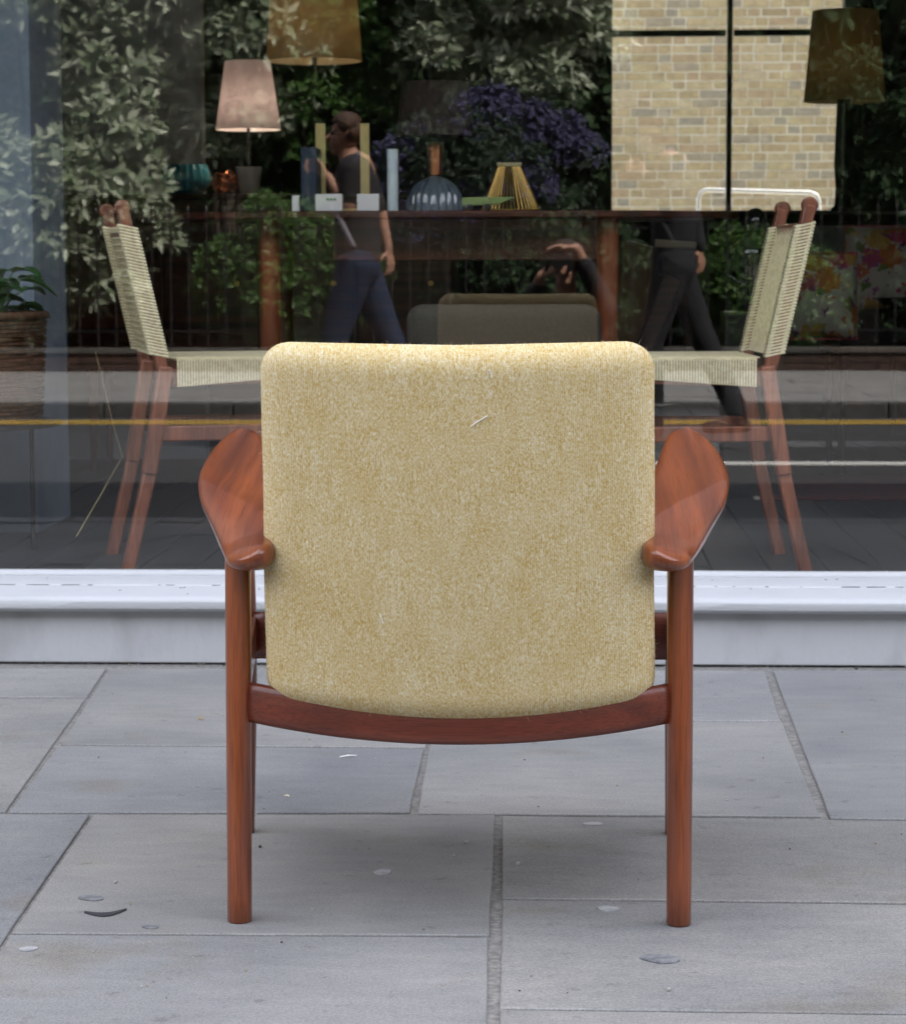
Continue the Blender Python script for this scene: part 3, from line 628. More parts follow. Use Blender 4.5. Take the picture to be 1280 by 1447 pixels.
for k, z in enumerate((.30, .345)):
    pass

# ================================================================== THINGS INSIDE THE WINDOW
# ---- woven cord dining chairs (local: faces +x, near side -y)
CORD = M('paper_cord', (.76,.69,.47), (.60,.53,.34), scale=90, rough=.8, bump=.3)
CORD_D = M('paper_cord_shade', (.40,.35,.24), (.30,.26,.17), scale=90, rough=.8)
def cord_chair(loc, rz, label):
    t = thing('dining_chair', loc, label, 'chair', 'woven cord dining chairs', rz)
    SH, TH, W2 = .555, .955, .21        # seat height, back height, half width
    def back_pt(z):                     # stile centre line in x for a height
        return -.03-.225*(z-SH)
    for s in (-1, 1):
        y = s*W2
        leg = MB(); leg.bar((-.125, y, 0), (-.06, y, .28), .034, .040, up=(0,1,0)); leg.bar((-.062, y, .27), (-.015, y, SH-.005), .038, .052, up=(0,1,0)); leg.build('leg', CH_z, t, bevel=.006, local=True)
        leg = MB(); leg.bar((.43, y*1.03, 0), (.40, y, SH-.05), .036, .036, up=(0,1,0)); leg.build('leg', CH_z, t, bevel=.008, local=True)
        st = MB(); st.bar((back_pt(SH)+.008, y, SH-.02), (back_pt(TH)-.0, y, TH), .030, .042, up=(0,1,0))
        st.tube([(back_pt(TH), y-.0148, TH), (back_pt(TH), y+.0148, TH)], .0205, n=20); st.build('stile', CH_z, t, bevel=.004, local=True)
        MB().bar((-.05, y, .375), (.405, y, .375), .040, .020, up=(0,1,0)).build('side_stretcher', CH_z, t, bevel=.004, local=True)
        MB().bar((0, y, SH-.035), (.42, y, SH-.025), .045, .026, up=(0,1,0)).build('seat_rail', CH_z, t, bevel=.003, local=True)
    MB().bar((.405, -W2, .33), (.405, W2, .33), .03, .02).build('front_stretcher', CH_z, t, bevel=.003, local=True)
    MB().bar((back_pt(TH-.06), -W2, TH-.06), (back_pt(TH-.06), W2, TH-.06), .012, .03).build('top_rail', CH_z, t, bevel=.003, local=True)
    wv = MB(); n = 40; z0, z1 = SH+.02, TH-.045
    ang = math.atan(.225); rot = Matrix.Rotation(-ang, 3, 'Y')
    for i in range(n):                  # wraps round the stiles and across the back
        z = z0+(z1-z0)*(i+.5)/n; x = back_pt(z)+.002
        for s in (-1, 1): wv.tube([(x-.0235, s*W2-.019, z+.005), (x+.0235, s*W2-.019, z-.005), (x+.0235, s*W2+.019, z-.005), (x-.0235, s*W2+.019, z+.005), (x-.0235, s*W2-.019, z+.005)], .0040, n=6)
        wv.bar((x-.008+.004*(i % 2), -W2+.02, z), (x-.008+.004*(i % 2), W2-.02, z), .008, .0058)
    for k in range(22):                 # uprights of the basket weave
        y = -W2+.03+k*(2*W2-.06)/21; wv.bar((back_pt(z0)+.004*(-1)**k, y, z0), (back_pt(z1)+.004*(-1)**k, y, z1), .007, .006, up=(0,1,0))
    o = wv.build('back_cord', CORD, t, smooth=True, local=True); o['kind'] = 'stuff'
    sw = MB(); n = 56
    for i in range(n):
        x = .012+.40*(i+.5)/n; zt = SH+.012; hb = .072-.030*(x/.41)
        for s in (-1, 1):
            sw.bar((x, s*(W2+.0175), zt), (x, s*(W2+.0175), zt-hb), .0050, .0048, up=(0,1,0))
        sw.bar((x, -W2-.017, zt), (x, W2+.017, zt), .0065, .0052)
    for i in range(44):
        y = -W2+.01+(2*W2-.02)*(i+.5)/44; sw.bar((.0, y, zt+.003), (.42, y, zt+.003), .006, .003); sw.bar((.423, y, zt), (.423, y, zt-.045), .0068, .0052, up=(0,1,0))
    o = sw.build('seat_cord', CORD, t, smooth=True, local=True); o['kind'] = 'stuff'
    return t
pl_ = P(212, 520, 6.12); c1 = cord_chair((pl_.x-.004, pl_.y+.21, .155), R(16), 'woven cord dining chair left of the armchair, its back to the blue pillar')
pr_ = P(1095, 520, 6.12)
c2 = dup_tree(c1, (pr_.x-.052, pr_.y+.20, .155), R(180+4), 'woven cord dining chair right of the armchair, in front of the floral cushions')

# ---- oval table
TZ = P(620, 297, 7.05).z
tb = thing('dining_table', (-.36, 1.80, FL), 'dark rosewood oval dining table with small display pieces on top', 'table')
ov = [(-.37+.93*math.copysign(abs(math.cos(a))**.8, math.cos(a)), 1.80+.45*math.copysign(abs(math.sin(a))**.9, math.sin(a))) for a in [2*math.pi*i/72 for i in range(72)]]
MB().prism(ov, TZ-.022, TZ).build('tabletop', RW_x, tb, bevel=.005)
ap = MB()
xa, xb2 = P(470, 340, 7.2).x, P(868, 340, 7.2).x
zap = P(600, 368, 7.2).z
for y_ in (1.50, 2.12): MB().box(((xa+xb2)/2, y_, (TZ-.022+zap)/2), (xb2-xa, .02, TZ-.024-zap)).build('apron', RW_x, tb, bevel=.002)
for px_, yy in ((381, 1.52), (859, 1.49), (400, 2.1), (846, 2.12)):
    x = P(px_, 400, yy+5.7).x
    MB().tube([(x, yy, FL+.01), (x, yy, FL+.5), (x, yy, TZ-.0225)], [.018, .031, .034], n=24).build('leg', RW_z, tb, smooth=True)
def at_table(px, Z=7.2): return Vector((P(px, 290, Z).x, Z-5.7, TZ))
def ph(px, top, Z): return P(px, top, Z).z
BOOKM = M('navy_cloth', (.012,.03,.055), (.01,.02,.04), rough=.6)
def block(name, px0, px1, top, Z, depth, mat, label, cat, group=None, bevel=.002, base=None, parent=None):
    a, b = P(px0, 250, Z).x, P(px1, 250, Z).x; z1 = P(px0, top, Z).z; zb_ = TZ if base is None else base
    o = MB().box(((a+b)/2, Z-5.7+depth/2, (zb_+z1)/2+.0005), (b-a, depth, z1-zb_)).build(name, mat, parent, bevel=bevel)
    if parent is None: settle(o, ((a+b)/2, Z-5.7, zb_)); tag(o, label, cat, group)
    return o
bk = thing('book', at_table(436), 'tall dark blue book standing upright on the table', 'book')
block('cover', 425, 447, 208, 7.15, .15, BOOKM, '', '', parent=bk); 
a_, b_ = P(427, 250, 7.15).x, P(445, 250, 7.15).x
MB().box(((a_+b_)/2, 1.45+.153, TZ+.09), (b_-a_-.008, .004, .16)).build('pages', M('pages', (.7,.68,.6)), bk)
CARDM = M('white_card', (.72,.72,.72), (.66,.66,.67), rough=.5)
block('price_card', 412, 422, 276, 7.12, .03, CARDM, 'narrow white card at the left of the blue book', 'card')
lc = block('price_card', 445, 483, 274, 7.12, .035, CARDM, 'wide white card with a small green mark on the table', 'card')
gm = MB()
for q in range(3): c = P(463+q*5, 281, 7.117); gm.ball((c.x, c.y-.001, c.z), (.004, .001, .003), n=8)
gm.build('green_mark', M('green_ink', (.08,.22,.03)), lc)
block('price_card', 504, 535, 274, 7.12, .03, CARDM, 'white card between the brass frame and the tall pale vase', 'card')
bf = thing('gold_stand', at_table(484, 7.3), 'open gold stand with two broad uprights behind the white cards', 'stand')
for a, b in ((446, 460), (509, 522)): block('upright', a, b, 174, 7.3, .012, M('brushed_gold', (.60,.50,.22), (.5,.4,.17), metal=.5, rough=.5), '', '', parent=bf)
MB().box(((P(446,250,7.3).x+P(522,250,7.3).x)/2, 1.6+.03, TZ+.006), (P(522,250,7.3).x-P(446,250,7.3).x, .06, .012)).build('foot', MATS['brushed_gold'], bf)
vs = at_table(555, 7.15)
o = MB().lathe(vs, [(.0165,0),(.0165,.005),(.0165,.1835),(.0135,.1835),(.0135,.01)], n=24).build('glass_vase', M('pale_glass_paint', (.62,.72,.74), (.5,.6,.64), rough=.15), smooth=True); settle(o, vs); tag(o, 'tall narrow pale blue vase on the table', 'vase')
# copper and ribbed glass table lamp
lp = at_table(615, 7.3); lamp2 = thing('table_lamp', lp, 'table lamp with ribbed glass dome foot, copper neck and faint brown shade', 'lamp')
RIB = M('ribbed_glass', (.04,.06,.08), (.16,.20,.23), rough=.08, scale=3, spec=.8, coat=.6)
MB().lathe(lp, [(.090,0),(.090,.012),(.084,.045),(.066,.078),(.040,.098),(.012,.108),(.010,.112)], n=96, rib=-.07, nr=24).build('dome', RIB, lamp2, smooth=True)
MB().lathe(lp, [(.009,.108),(.022,.113),(.025,.195),(.022,.21),(.006,.212)], n=20).build('neck', COPPER, lamp2, smooth=True)
SHADEB = M('brown_shade', (.06,.042,.034), (.05,.035,.03), rough=.9, trans=.4)
def shade(c, r0, z0, r1, z1, mat, parent, label=None):
    c = Vector(c); return MB().lathe(c, [(r0,z0),(r1,z1),(r1-.003,z1),(r0-.003,z0)], n=48, closed=True).build('lamp_shade', mat, parent, smooth=True)
shade(lp, .118, .228, .10, .39, SHADEB, lamp2)
# string sculpture
ss = at_table(722, 7.25); scl = thing('wire_sculpture', ss, 'brass wire cone sculpture fanning out on the table', 'sculpture')
wz = P(718, 232, 7.25).z-TZ
MB().box((ss.x-.005, ss.y, TZ+wz), (.075, .012, .012)).build('top_bar', M('dull_gold', (.42,.36,.2), metal=.6, rough=.5), scl, bevel=.002)
MB().tube([(ss.x+.088*math.cos(a), ss.y+.05*math.sin(a), TZ+.004) for a in [2*math.pi*i/24 for i in range(25)]], .003, n=6).build('base_ring', BRASS, scl, smooth=True)
wr = MB()
for i in range(44):
    a = 2*math.pi*i/44; wr.tube([(ss.x-.005+.033*math.cos(a), ss.y+.004*math.sin(a), TZ+wz-.004), (ss.x+.088*math.cos(a), ss.y+.05*math.sin(a), TZ+.004)], .0009, n=4)
o = wr.build('wires', BRASS, scl)
# green wooden crocodile / fish
fs_ = at_table(690, 7.12); fi = thing('wooden_toy', fs_, 'green pointed wooden toy on dark wheels in front of the wire cone', 'toy')
x0, x1 = P(653, 285, 7.12).x, P(729, 285, 7.12).x
zt_ = P(650, 279, 7.12).z
b_m = MB(); v = [(x0, 0, TZ+.014), (x0, 0, zt_), (x1, 0, zt_+.002), (x1-.05, 0, TZ+.018)]
b_m.add([(x, 1.40, z) for x, _, z in v]+[(x, 1.425, z) for x, _, z in v], [(0,1,2,3), (7,6,5,4), (0,4,5,1), (1,5,6,2), (2,6,7,3), (3,7,4,0)]); b_m.build('body', M('green_wood', (.22,.30,.10), (.17,.24,.07), rough=.5), fi, bevel=.002)
for k in (.022, .075):
    MB().tube([(x0+k, 1.394, TZ+.010), (x0+k, 1.432, TZ+.010)], .010, n=16).build('wheel', BLACK, fi, smooth=True)

# ---- sideboard at the back left
SBZ = 9.1
sx0, sx1, sz1, sz0 = P(93,300,SBZ).x, P(640,300,SBZ).x, P(200,281,SBZ).z, P(200,520,SBZ).z
sb = thing('sideboard', ((sx0+sx1)/2, SBZ-5.7+.2, FL), 'dark rosewood sideboard behind the left dining chair', 'sideboard')
yb = SBZ-5.7
MB().box(((sx0+sx1)/2, yb+.22, (sz0+sz1)/2), (sx1-sx0, .42, sz1-sz0-.002)).build('cabinet', RW_x, sb, bevel=.003)
MB().box(((sx0+sx1)/2, yb+.215, sz1+.009), (sx1-sx0+.02, .45, .018)).build('top', RW_x, sb, bevel=.003)
for k in range(4):
    d = (sx1-sx0)/4; o = MB().box((sx0+d*(k+.5), yb+.003, (sz0+sz1)/2), (d-.012, .016, sz1-sz0-.04)).build('door', RW_x, sb, bevel=.002)
    MB().tube([(sx0+d*(k+.5)+.1, yb-.006, (sz0+sz1)/2), (sx0+d*(k+.5)+.1, yb-.022, (sz0+sz1)/2)], .010, n=12).build('knob', BRASS, o, smooth=True)
for x in (sx0+.08, sx1-.08):
    for y in (yb+.06, yb+.38): MB().tube([(x, y, FL), (x, y, sz0)], [.014, .022], n=14).build('leg', RW_z, sb, smooth=True)
ST = sz1+.018
def on_sb(px, Z=SBZ+.18): return Vector((P(px, 270, Z).x, Z-5.7, ST))
bl = on_sb(263); s_ = (P(302,260,SBZ).x-P(225,260,SBZ).x)/2
o = MB().lathe(bl, [(s_*.5,0),(s_*.62,.006),(s_*.93,.04),(s_*.97,.065),(s_*.86,.10),(s_*.80,.118),(s_*.77,.118),(s_*.86,.09),(s_*.90,.06),(s_*.5,.012)], n=96, rib=-.06, nr=20).build('glass_bowl', M('teal_glass', (.05,.34,.48), (.10,.46,.56), rough=.1, scale=6, coat=1), smooth=True); settle(o, bl); tag(o, 'teal ribbed glass bowl on the sideboard', 'bowl')
cw = on_sb(318); m_ = MB()
for i in range(14):
    a = random.random()*6.28; t_ = random.random()*1.2; c = cw+Vector((0,0,.05)); ax = Vector((math.cos(a)*math.sin(t_), math.sin(a)*math.sin(t_), math.cos(t_))); u_ = ax.orthogonal().normalized(); w_ = ax.cross(u_)
    m_.tube([c+(u_*math.cos(q)+w_*math.sin(q))*.05 for q in [2*math.pi*k/20 for k in range(21)]], .0022, n=5)
o = m_.build('wire_ball', COPPER, smooth=True); settle(o, cw); tag(o, 'copper wire ball between the teal bowl and the white lamp', 'ornament')
# white pot lamp, lit
l1 = on_sb(352); lamp1 = thing('table_lamp', l1, 'lit table lamp with white pot foot and pale conical shade on the sideboard', 'lamp')
q_ = (P(372,260,SBZ+.18).x-P(335,260,SBZ+.18).x)/2
MB().lathe(l1, [(q_*.72,0),(q_*.74,.004),(q_*.98,.100),(q_,.108),(q_*.6,.109)], n=32).build('pot', M('white_ceramic', (.85,.87,.9), rough=.2, coat=.5), lamp1, smooth=True)
zs0, zs1 = P(345,183,SBZ+.18).z-ST, P(345,86,SBZ+.18).z-ST
MB().tube([l1+Vector((0,0,.105)), l1+Vector((0,0,zs0+.05))], .006, n=10).build('stem', BLACK, lamp1, smooth=True)
o_ = M('lit_pink_shade', (.86,.80,.82), (.82,.76,.78), rough=.9, trans=.35)
hw0, hw1 = (P(392,200,SBZ+.18).x-P(300,200,SBZ+.18).x)/2, (P(376,200,SBZ+.18).x-P(312,200,SBZ+.18).x)/2
shade(l1, hw0, zs0, hw1, zs1, o_, lamp1)
def bulb(loc, parent, power, r=.025):
    e = bpy.data.materials.new('bulb_glow'); e.use_nodes = True; b = e.node_tree.nodes['Principled BSDF']; b.inputs['Emission Color'].default_value = (1,.80,.58,1); b.inputs['Emission Strength'].default_value = power
    return MB().ball(loc, r, n=12).build('bulb', e, parent, smooth=True)
bulb(l1+Vector((0,0,zs0+.09)), lamp1, 16)
# floor lamp with the amber shade (behind the table, its top cut by the frame)
fz = 9.9; fl2 = Vector((P(444, 80, fz).x, fz-5.7, FL)); lamp3 = thing('floor_lamp', fl2, 'floor lamp with amber drum shade above the dining table', 'lamp')
MB().lathe(fl2, [(.14,0),(.14,.012),(.02,.025),(.012,.03)], n=32).build('base', BLACK, lamp3, smooth=True)
z_ = P(444,86,fz).z-FL; MB().tube([fl2+Vector((0,0,.02)), fl2+Vector((0,0,z_+.12))], .010, n=12).build('pole', BLACK, lamp3, smooth=True)
r_ = (P(511,80,fz).x-P(376,80,fz).x)/2
shade(fl2, r_, z_, r_*.88, z_+.34, M('amber_shade', (.74,.63,.42), (.68,.57,.37), rough=.9, trans=.45), lamp3); bulb(fl2+Vector((0,0,z_+.14)), lamp3, 7, .03)
# right lamp with ochre shade on a low chest by the rear window
rzd = 10.2; cl = Vector((P(1190, 200, rzd).x, rzd-5.7, FL)); 
hz = P(1190, 300, rzd).z
chs = thing('low_chest', cl, 'dark low chest under the ochre lamp at the right', 'chest')
MB().box((cl.x+.2, cl.y+.02, (FL+hz)/2+.02), (1.05, .44, hz-FL-.06)).build('carcass', DARKW, chs, bevel=.004)
for k in range(2):
    d = MB().box((cl.x-.05+.5*k, cl.y-.205, (FL+hz)/2+.02), (.48, .012, hz-FL-.12)).build('drawer_front', M('drawer_paint', (.045,.045,.05), rough=.5), chs, bevel=.003)
    MB().tube([(cl.x-.05+.5*k, cl.y-.212, hz-.2), (cl.x-.05+.5*k, cl.y-.232, hz-.2)], .012, n=12).build('knob', M('pale_knob', (.6,.58,.5)), d, smooth=True)
MB().box((cl.x+.2, cl.y+.01, hz-.006), (1.09, .48, .012)).build('top', M('grey_top', (.20,.20,.20), rough=.5), chs, bevel=.003)
lr = Vector((P(1192, 200, rzd).x, rzd-5.7, hz)); lamp4 = thing('table_lamp', lr, 'tall table lamp with large ochre drum shade by the rear window', 'lamp')
z0_, z1_ = P(1190,143,rzd).z-hz, P(1190,15,rzd).z-hz
MB().lathe(lr, [(.06,0),(.062,.01),(.036,.03),(.032,.1),(.040,.2),(.030,z0_+.02),(.008,z0_+.03)], n=24).build('base', M('dark_lamp_base', (.03,.02,.015), rough=.25, coat=.5), lamp4, smooth=True)
shade(lr, (P(1248,100,rzd).x-P(1133,100,rzd).x)/2, z0_, (P(1238,100,rzd).x-P(1145,100,rzd).x)/2, z1_, M('ochre_shade', (.60,.50,.25), (.55,.45,.22), rough=.9, trans=.6), lamp4); bulb(lr+Vector((0,0,z0_+.14)), lamp4, 1.8)  # weak bulb added to brighten the ochre shade
# white tubular rail in front of the rear window
rr_z = 15.2; pa, pb = P(987,268,rr_z), P(1157,272,rr_z)
rl = thing('tubular_frame', ((pa.x+pb.x)/2, rr_z-5.7, 0), 'white tubular metal frame standing outside the rear window', 'frame')
yy = rr_z-5.7; rc = .05
MB().tube([(pa.x,yy,0),(pa.x,yy,pa.z-rc),(pa.x+rc*.3,yy,pa.z-rc*.3),(pa.x+rc,yy,pa.z),(pb.x-rc,yy,pb.z),(pb.x-rc*.3,yy,pb.z-rc*.3),(pb.x,yy,pb.z-rc),(pb.x,yy,0)], .0135, n=12).build('hoop', WHITEP, rl, smooth=True)
MB().tube([(pa.x,yy,.8),(pb.x,yy,.8)], .010, n=10).build('cross_tube', WHITEP, rl, smooth=True)

# ---- floral armchair & cushions
def floral():
    m, n, l, b = nodes_of('floral_print'); tc = n.new('ShaderNodeTexCoord')
    base = None
    def layer(scale, seed, thr, cols, prev, petals):
        mp = n.new('ShaderNodeMapping'); mp.inputs['Location'].default_value = (seed, seed*.7, seed*.3); l.new(tc.outputs['Object'], mp.inputs[0])
        nn = n.new('ShaderNodeTexNoise'); nn.inputs['Scale'].default_value = petals; l.new(mp.outputs[0], nn.inputs['Vector'])
        mx0 = n.new('ShaderNodeMix'); mx0.data_type = 'VECTOR'; mx0.inputs[0].default_value = .06; l.new(mp.outputs[0], mx0.inputs[4]); l.new(nn.outputs['Color'], mx0.inputs[5])
        v = n.new('ShaderNodeTexVoronoi'); v.inputs['Scale'].default_value = scale; l.new(mx0.outputs[1], v.inputs['Vector'])
        lt = n.new('ShaderNodeMath'); lt.operation = 'LESS_THAN'; lt.inputs[1].default_value = thr; l.new(v.outputs['Distance'], lt.inputs[0])
        sp_ = n.new('ShaderNodeSeparateColor'); l.new(v.outputs['Color'], sp_.inputs[0]); cr = n.new('ShaderNodeValToRGB'); cr.color_ramp.interpolation = 'CONSTANT'
        while len(cr.color_ramp.elements) < len(cols): cr.color_ramp.elements.new(.5)
        for i, c in enumerate(cols): cr.color_ramp.elements[i].position = i/len(cols); cr.color_ramp.elements[i].color = (*c, 1)
        l.new(sp_.outputs[0], cr.inputs[0]); mx = n.new('ShaderNodeMix'); mx.data_type = 'RGBA'; l.new(lt.outputs[0], mx.inputs[0])
        if prev is None: mx.inputs[6].default_value = (.36,.32,.27,1)
        else: l.new(prev, mx.inputs[6])
        l.new(cr.outputs[0], mx.inputs[7]); return mx.outputs[2]
    o1 = layer(13, 3.1, .34, [(.09,.13,.03), (.16,.18,.04), (.12,.16,.05)], None, 30)
    o2 = layer(9, 1.3, .40, [(.36,.02,.04), (.38,.10,.02), (.30,.03,.09), (.36,.20,.03)], o1, 40)
    o3 = layer(22, 5.7, .30, [(.36,.22,.03), (.17,.04,.15), (.38,.08,.04)], o2, 60)
    l.new(o3, b.inputs['Base Color']); b.inputs['Roughness'].default_value = .9; return m
FLORAL = floral()
def cushion(px0, px1, py0, py1, Z, th, tilt, label, rz=0):
    c = P((px0+px1)/2, (py0+py1)/2, Z); hw = (P(px1,py0,Z).x-P(px0,py0,Z).x)/2; hh = (P(px0,py0,Z).z-P(px0,py1,Z).z)/2
    base = Vector((c.x, c.y, c.z-hh)); t = thing('cushion', base, label, 'cushion', 'floral cushions', rz)
    def wp(x, y, z):
        s, q = x/hw, z/hh; k = (1-abs(s)**3)*(1-abs(q)**3); pin = 1-.07*(1-abs(s)**1.5) if abs(q) > .6 else 1
        return (x*(1-.05*(1-q*q)*0), y*(.25+.75*k)+tilt*(z+hh), (z*pin)+hh)
    rbox(hw, th, hh, .03, th*.8, .03, 24, 6, 24, wp, 'cover', FLORAL, t); 
    MB().tube([(a*hw*.985, tilt*(b*hh*.985+hh), b*hh*.985+hh) for a, b in ((-1,-1),(1,-1),(1,1),(-1,1),(-1,-1))], .004, n=6).build('piping', M('red_piping', (.45,.04,.06)), t, local=True); return t
SZ = 8.9
sof = thing('sofa', (P(1240,480,SZ).x+.25, SZ-5.7+.3, FL), 'low black framed sofa with grey back at the right edge', 'sofa')
GREYF = M('grey_upholstery', (.16,.155,.15), (.13,.125,.12), scale=30, rough=.95); BL2 = M('black_upholstery', (.018,.018,.02), rough=.7)
a, b = P(1140,345,SZ+.5), P(1330,345,SZ+.5); zt_ = P(1150,318,SZ+.5).z; zs_ = P(1200,437,SZ).z; zb_ = P(1200,490,SZ).z
MB().box((a.x+.65, SZ-5.7+.62, (zt_+zb_)/2), (1.3, .16, zt_-zb_)).build('backrest', GREYF, sof, bevel=.03, bseg=3)
MB().box((P(1185,440,SZ).x+.55, SZ-5.7+.28, (zs_+zb_)/2), (1.1, .52, zs_-zb_)).build('seat', BL2, sof, bevel=.025, bseg=3)
for x in (P(1195,440,SZ).x, P(1195,440,SZ).x+.95):
    for y in (.06, .5): MB().tube([(x, SZ-5.7+y, FL), (x, SZ-5.7+y, zb_)], [.012,.018], n=10).build('leg', BLACK, sof, smooth=True)
MB().box((P(1185,440,SZ).x+.55, SZ-5.7+.28, zb_-.012), (1.12, .53, .024)).build('seat_frame', CH_z, sof, bevel=.003)
cushion(1118, 1212, 356, 480, 8.55, .06, .12, 'narrow floral cushion with pink piping standing by the right dining chair')
cushion(1196, 1310, 318, 442, 9.05, .075, .2, 'larger floral cushion with orange flowers leaning on the grey sofa')
bwl = Vector((P(1275,428,8.75).x, 8.75-5.7, zs_+.0)); o = MB().lathe(bwl, [(.03,0),(.05,.006),(.11,.045),(.105,.045),(.03,.012)], n=32).build('black_bowl', BLACK, smooth=True); settle(o, bwl); tag(o, 'shallow black bowl at the right edge in front of a cushion', 'bowl')
# ---- leather easy chair between table leg and right dining chair
ez = 9.3; eb = P(930, 420, ez); ec = thing('easy_chair', (eb.x, eb.y, FL), 'low easy chair with worn tan leather back and dark splayed legs', 'chair')
LEA = M('tan_leather', (.20,.10,.04), (.13,.06,.025), scale=6, rough=.5); 
def pq(px, py, Z=ez): return P(px, py, Z)
m_ = MB(); a, b, c, d = pq(878,338), pq(925,350), pq(912,500), pq(868,490)
m_.add([a, b, c, d]+[v+Vector((.02,.06,0)) for v in (a,b,c,d)], [(0,1,2,3),(7,6,5,4),(0,4,5,1),(1,5,6,2),(2,6,7,3),(3,7,4,0)]); m_.build('backrest', LEA, ec, bevel=.012, bseg=3)
m_ = MB(); m_.box(((pq(930,365).x+pq(985,365).x)/2, eb.y+.12, (pq(930,350).z+pq(930,388).z)/2), (pq(985,365).x-pq(927,365).x, .42, pq(930,350).z-pq(930,388).z)); m_.build('seat', BL2, ec, bevel=.02, bseg=3)
MB().bar(pq(925,343), pq(984,347), .016, .03).build('seat_edge', M('pale_wood', (.55,.45,.30)), ec, bevel=.004)
MB().bar(pq(952,390)+Vector((0,-.05,0)), pq(897,520)+Vector((0,-.05,0)), .07, .03, up=(0,1,0)).build('leg', RW_x, ec, bevel=.006); MB().bar(pq(965,385)+Vector((0,.3,0)), pq(985,540)+Vector((0,.3,0)), .04, .03, up=(0,1,0)).build('leg', RW_x, ec, bevel=.006)
# ---- taupe lounge chair inside, its back to the window
tz = 6.75; tc0 = P(711, 430, tz); lc_ = thing('lounge_chair', (tc0.x, tc0.y+.2, FL), 'low taupe upholstered chair inside the window directly behind the armchair', 'chair')
TAUPE = M('taupe_wool', (.075,.066,.052), (.055,.05,.04), scale=150, rough=.95)
hw_ = (P(851,440,tz).x-P(573,440,tz).x)/2; zt_ = P(711,430,tz).z-FL
rbox(hw_, .045, .20, .05, .04, .045, 24, 8, 20, lambda x, y, z: (x, -.17+y-.15*(z-.2)+.04*(x/hw_)**2, zt_-.20+z), 'backrest', TAUPE, lc_)
rbox(hw_*.98, .24, .055, .05, .04, .04, 20, 16, 8, lambda x, y, z: (x, .06+y, .27+z), 'seat', TAUPE, lc_)
for sx in (-1, 1):
    MB().tube([(sx*(hw_+.025), -.14, 0), (sx*(hw_+.025), -.16, .44)], [.016,.019], n=14).build('leg', RW_z, lc_, smooth=True, local=True); MB().tube([(sx*(hw_+.03), .30, 0), (sx*(hw_+.03), .28, .48)], [.014,.018], n=14).build('leg', RW_z, lc_, smooth=True, local=True)
    MB().bar((sx*(hw_+.03), -.2, .45), (sx*(hw_+.035), .34, .49), .05, .022, up=(1,0,0)).build('armrest', RW_z, lc_, bevel=.008, local=True)
MB().bar((-hw_-.02, -.15, .21), (hw_+.02, -.15, .21), .022, .05, up=(0,1,0)).build('back_rail', RW_x, lc_, bevel=.004, local=True)
# ---- black carved figure
fg = P(1062, 440, 8.2); st_ = thing('carved_figure', (fg.x, fg.y, FL), 'glossy black carved figure on a stand beside the right dining chair', 'sculpture')
GB = M('gloss_black', (.010,.010,.012), rough=.12, coat=1)
z1 = P(1062,300,8.2).z; z2 = P(1062,440,8.2).z
MB().box((fg.x, fg.y, (FL+z2)/2), (.2, .2, z2-FL)).build('stand', BLACK, st_, bevel=.004)
MB().lathe((fg.x,fg.y,z2), [(.05,0),(.062,.03),(.058,.10),(.072,.19),(.066,.225),(.028,.25),(.022,.265)], n=28).build('body', GB, st_, smooth=True)
MB().ball((fg.x+.01, fg.y, z2+.30), (.040,.045,.052), n=24).build('head', GB, st_, smooth=True)
MB().tube([(fg.x-.065,fg.y,z2+.21),(fg.x-.082,fg.y-.02,z2+.12),(fg.x-.03,fg.y-.06,z2+.09)], [.018,.016,.013], n=12, rounded=True).build('arm', GB, st_, smooth=True); MB().tube([(fg.x+.065,fg.y,z2+.21),(fg.x+.085,fg.y-.02,z2+.12),(fg.x+.03,fg.y-.06,z2+.09)], [.018,.016,.013], n=12, rounded=True).build('arm', GB, st_, smooth=True)
# ---- rug
ra, rb = G(1060, 690, FL), G(1300, 715, FL)
rug = thing('rug', (1.2, 2.6, FL), 'red patterned flat woven rug on the shop floor at the right', 'rug')
RUGM = M('red_rug', (.10,.02,.02), (.04,.02,.025), scale=26, stretch=(1,.5,1), rough=.95)
MB().box((1.45, 2.75, FL+.005), (1.5, .9, .008)).build('pile', RUGM, rug, bevel=.002)
fr_ = MB()
for i in range(60): fr_.box((.68, 2.32+i*.0146, FL+.003), (.04, .005, .003)); fr_.box((2.22, 2.32+i*.0146, FL+.003), (.04, .005, .003))
fr_.build('fringe', M('fringe', (.5,.45,.38)), rug)['kind'] = 'stuff'
# ---- basket and plant on a side table at the left edge
bz = 6.45; bb = P(8, 600, bz); stb = thing('side_table', (bb.x-.1, bb.y+.1, FL), 'small dark metal side table under the wicker basket', 'table')
ztop = P(30, 601, bz).z
MB().lathe((bb.x-.13, bb.y+.15, 0), [(.245,ztop-.012),(.25,ztop-.01),(.25,ztop),(.245,ztop)], n=48).build('tabletop', M('dark_metal', (.05,.05,.055), metal=.7, rough=.4), stb, smooth=True)
for px_, dy in ((46, .12), (-60, .0), (-30, .32)):
    x = P(px_, 690, bz+dy).x; MB().tube([(x, bb.y+dy, FL), (x, bb.y+dy, ztop-.012)], .0065, n=10).build('leg', BLACK, stb, smooth=True)
bx = Vector((bb.x-.155, bb.y+.15, ztop)); bsk = thing('wicker_basket', bx, 'brown wicker basket holding the green plant at the left edge', 'basket')
WICK = M('wicker', (.15,.07,.032), (.07,.03,.015), scale=80, rough=.7, bump=.5)
rT, hB = P(55,445,bz+.1).x-bx.x, P(20,445,bz+.15).z-ztop
bs = MB()
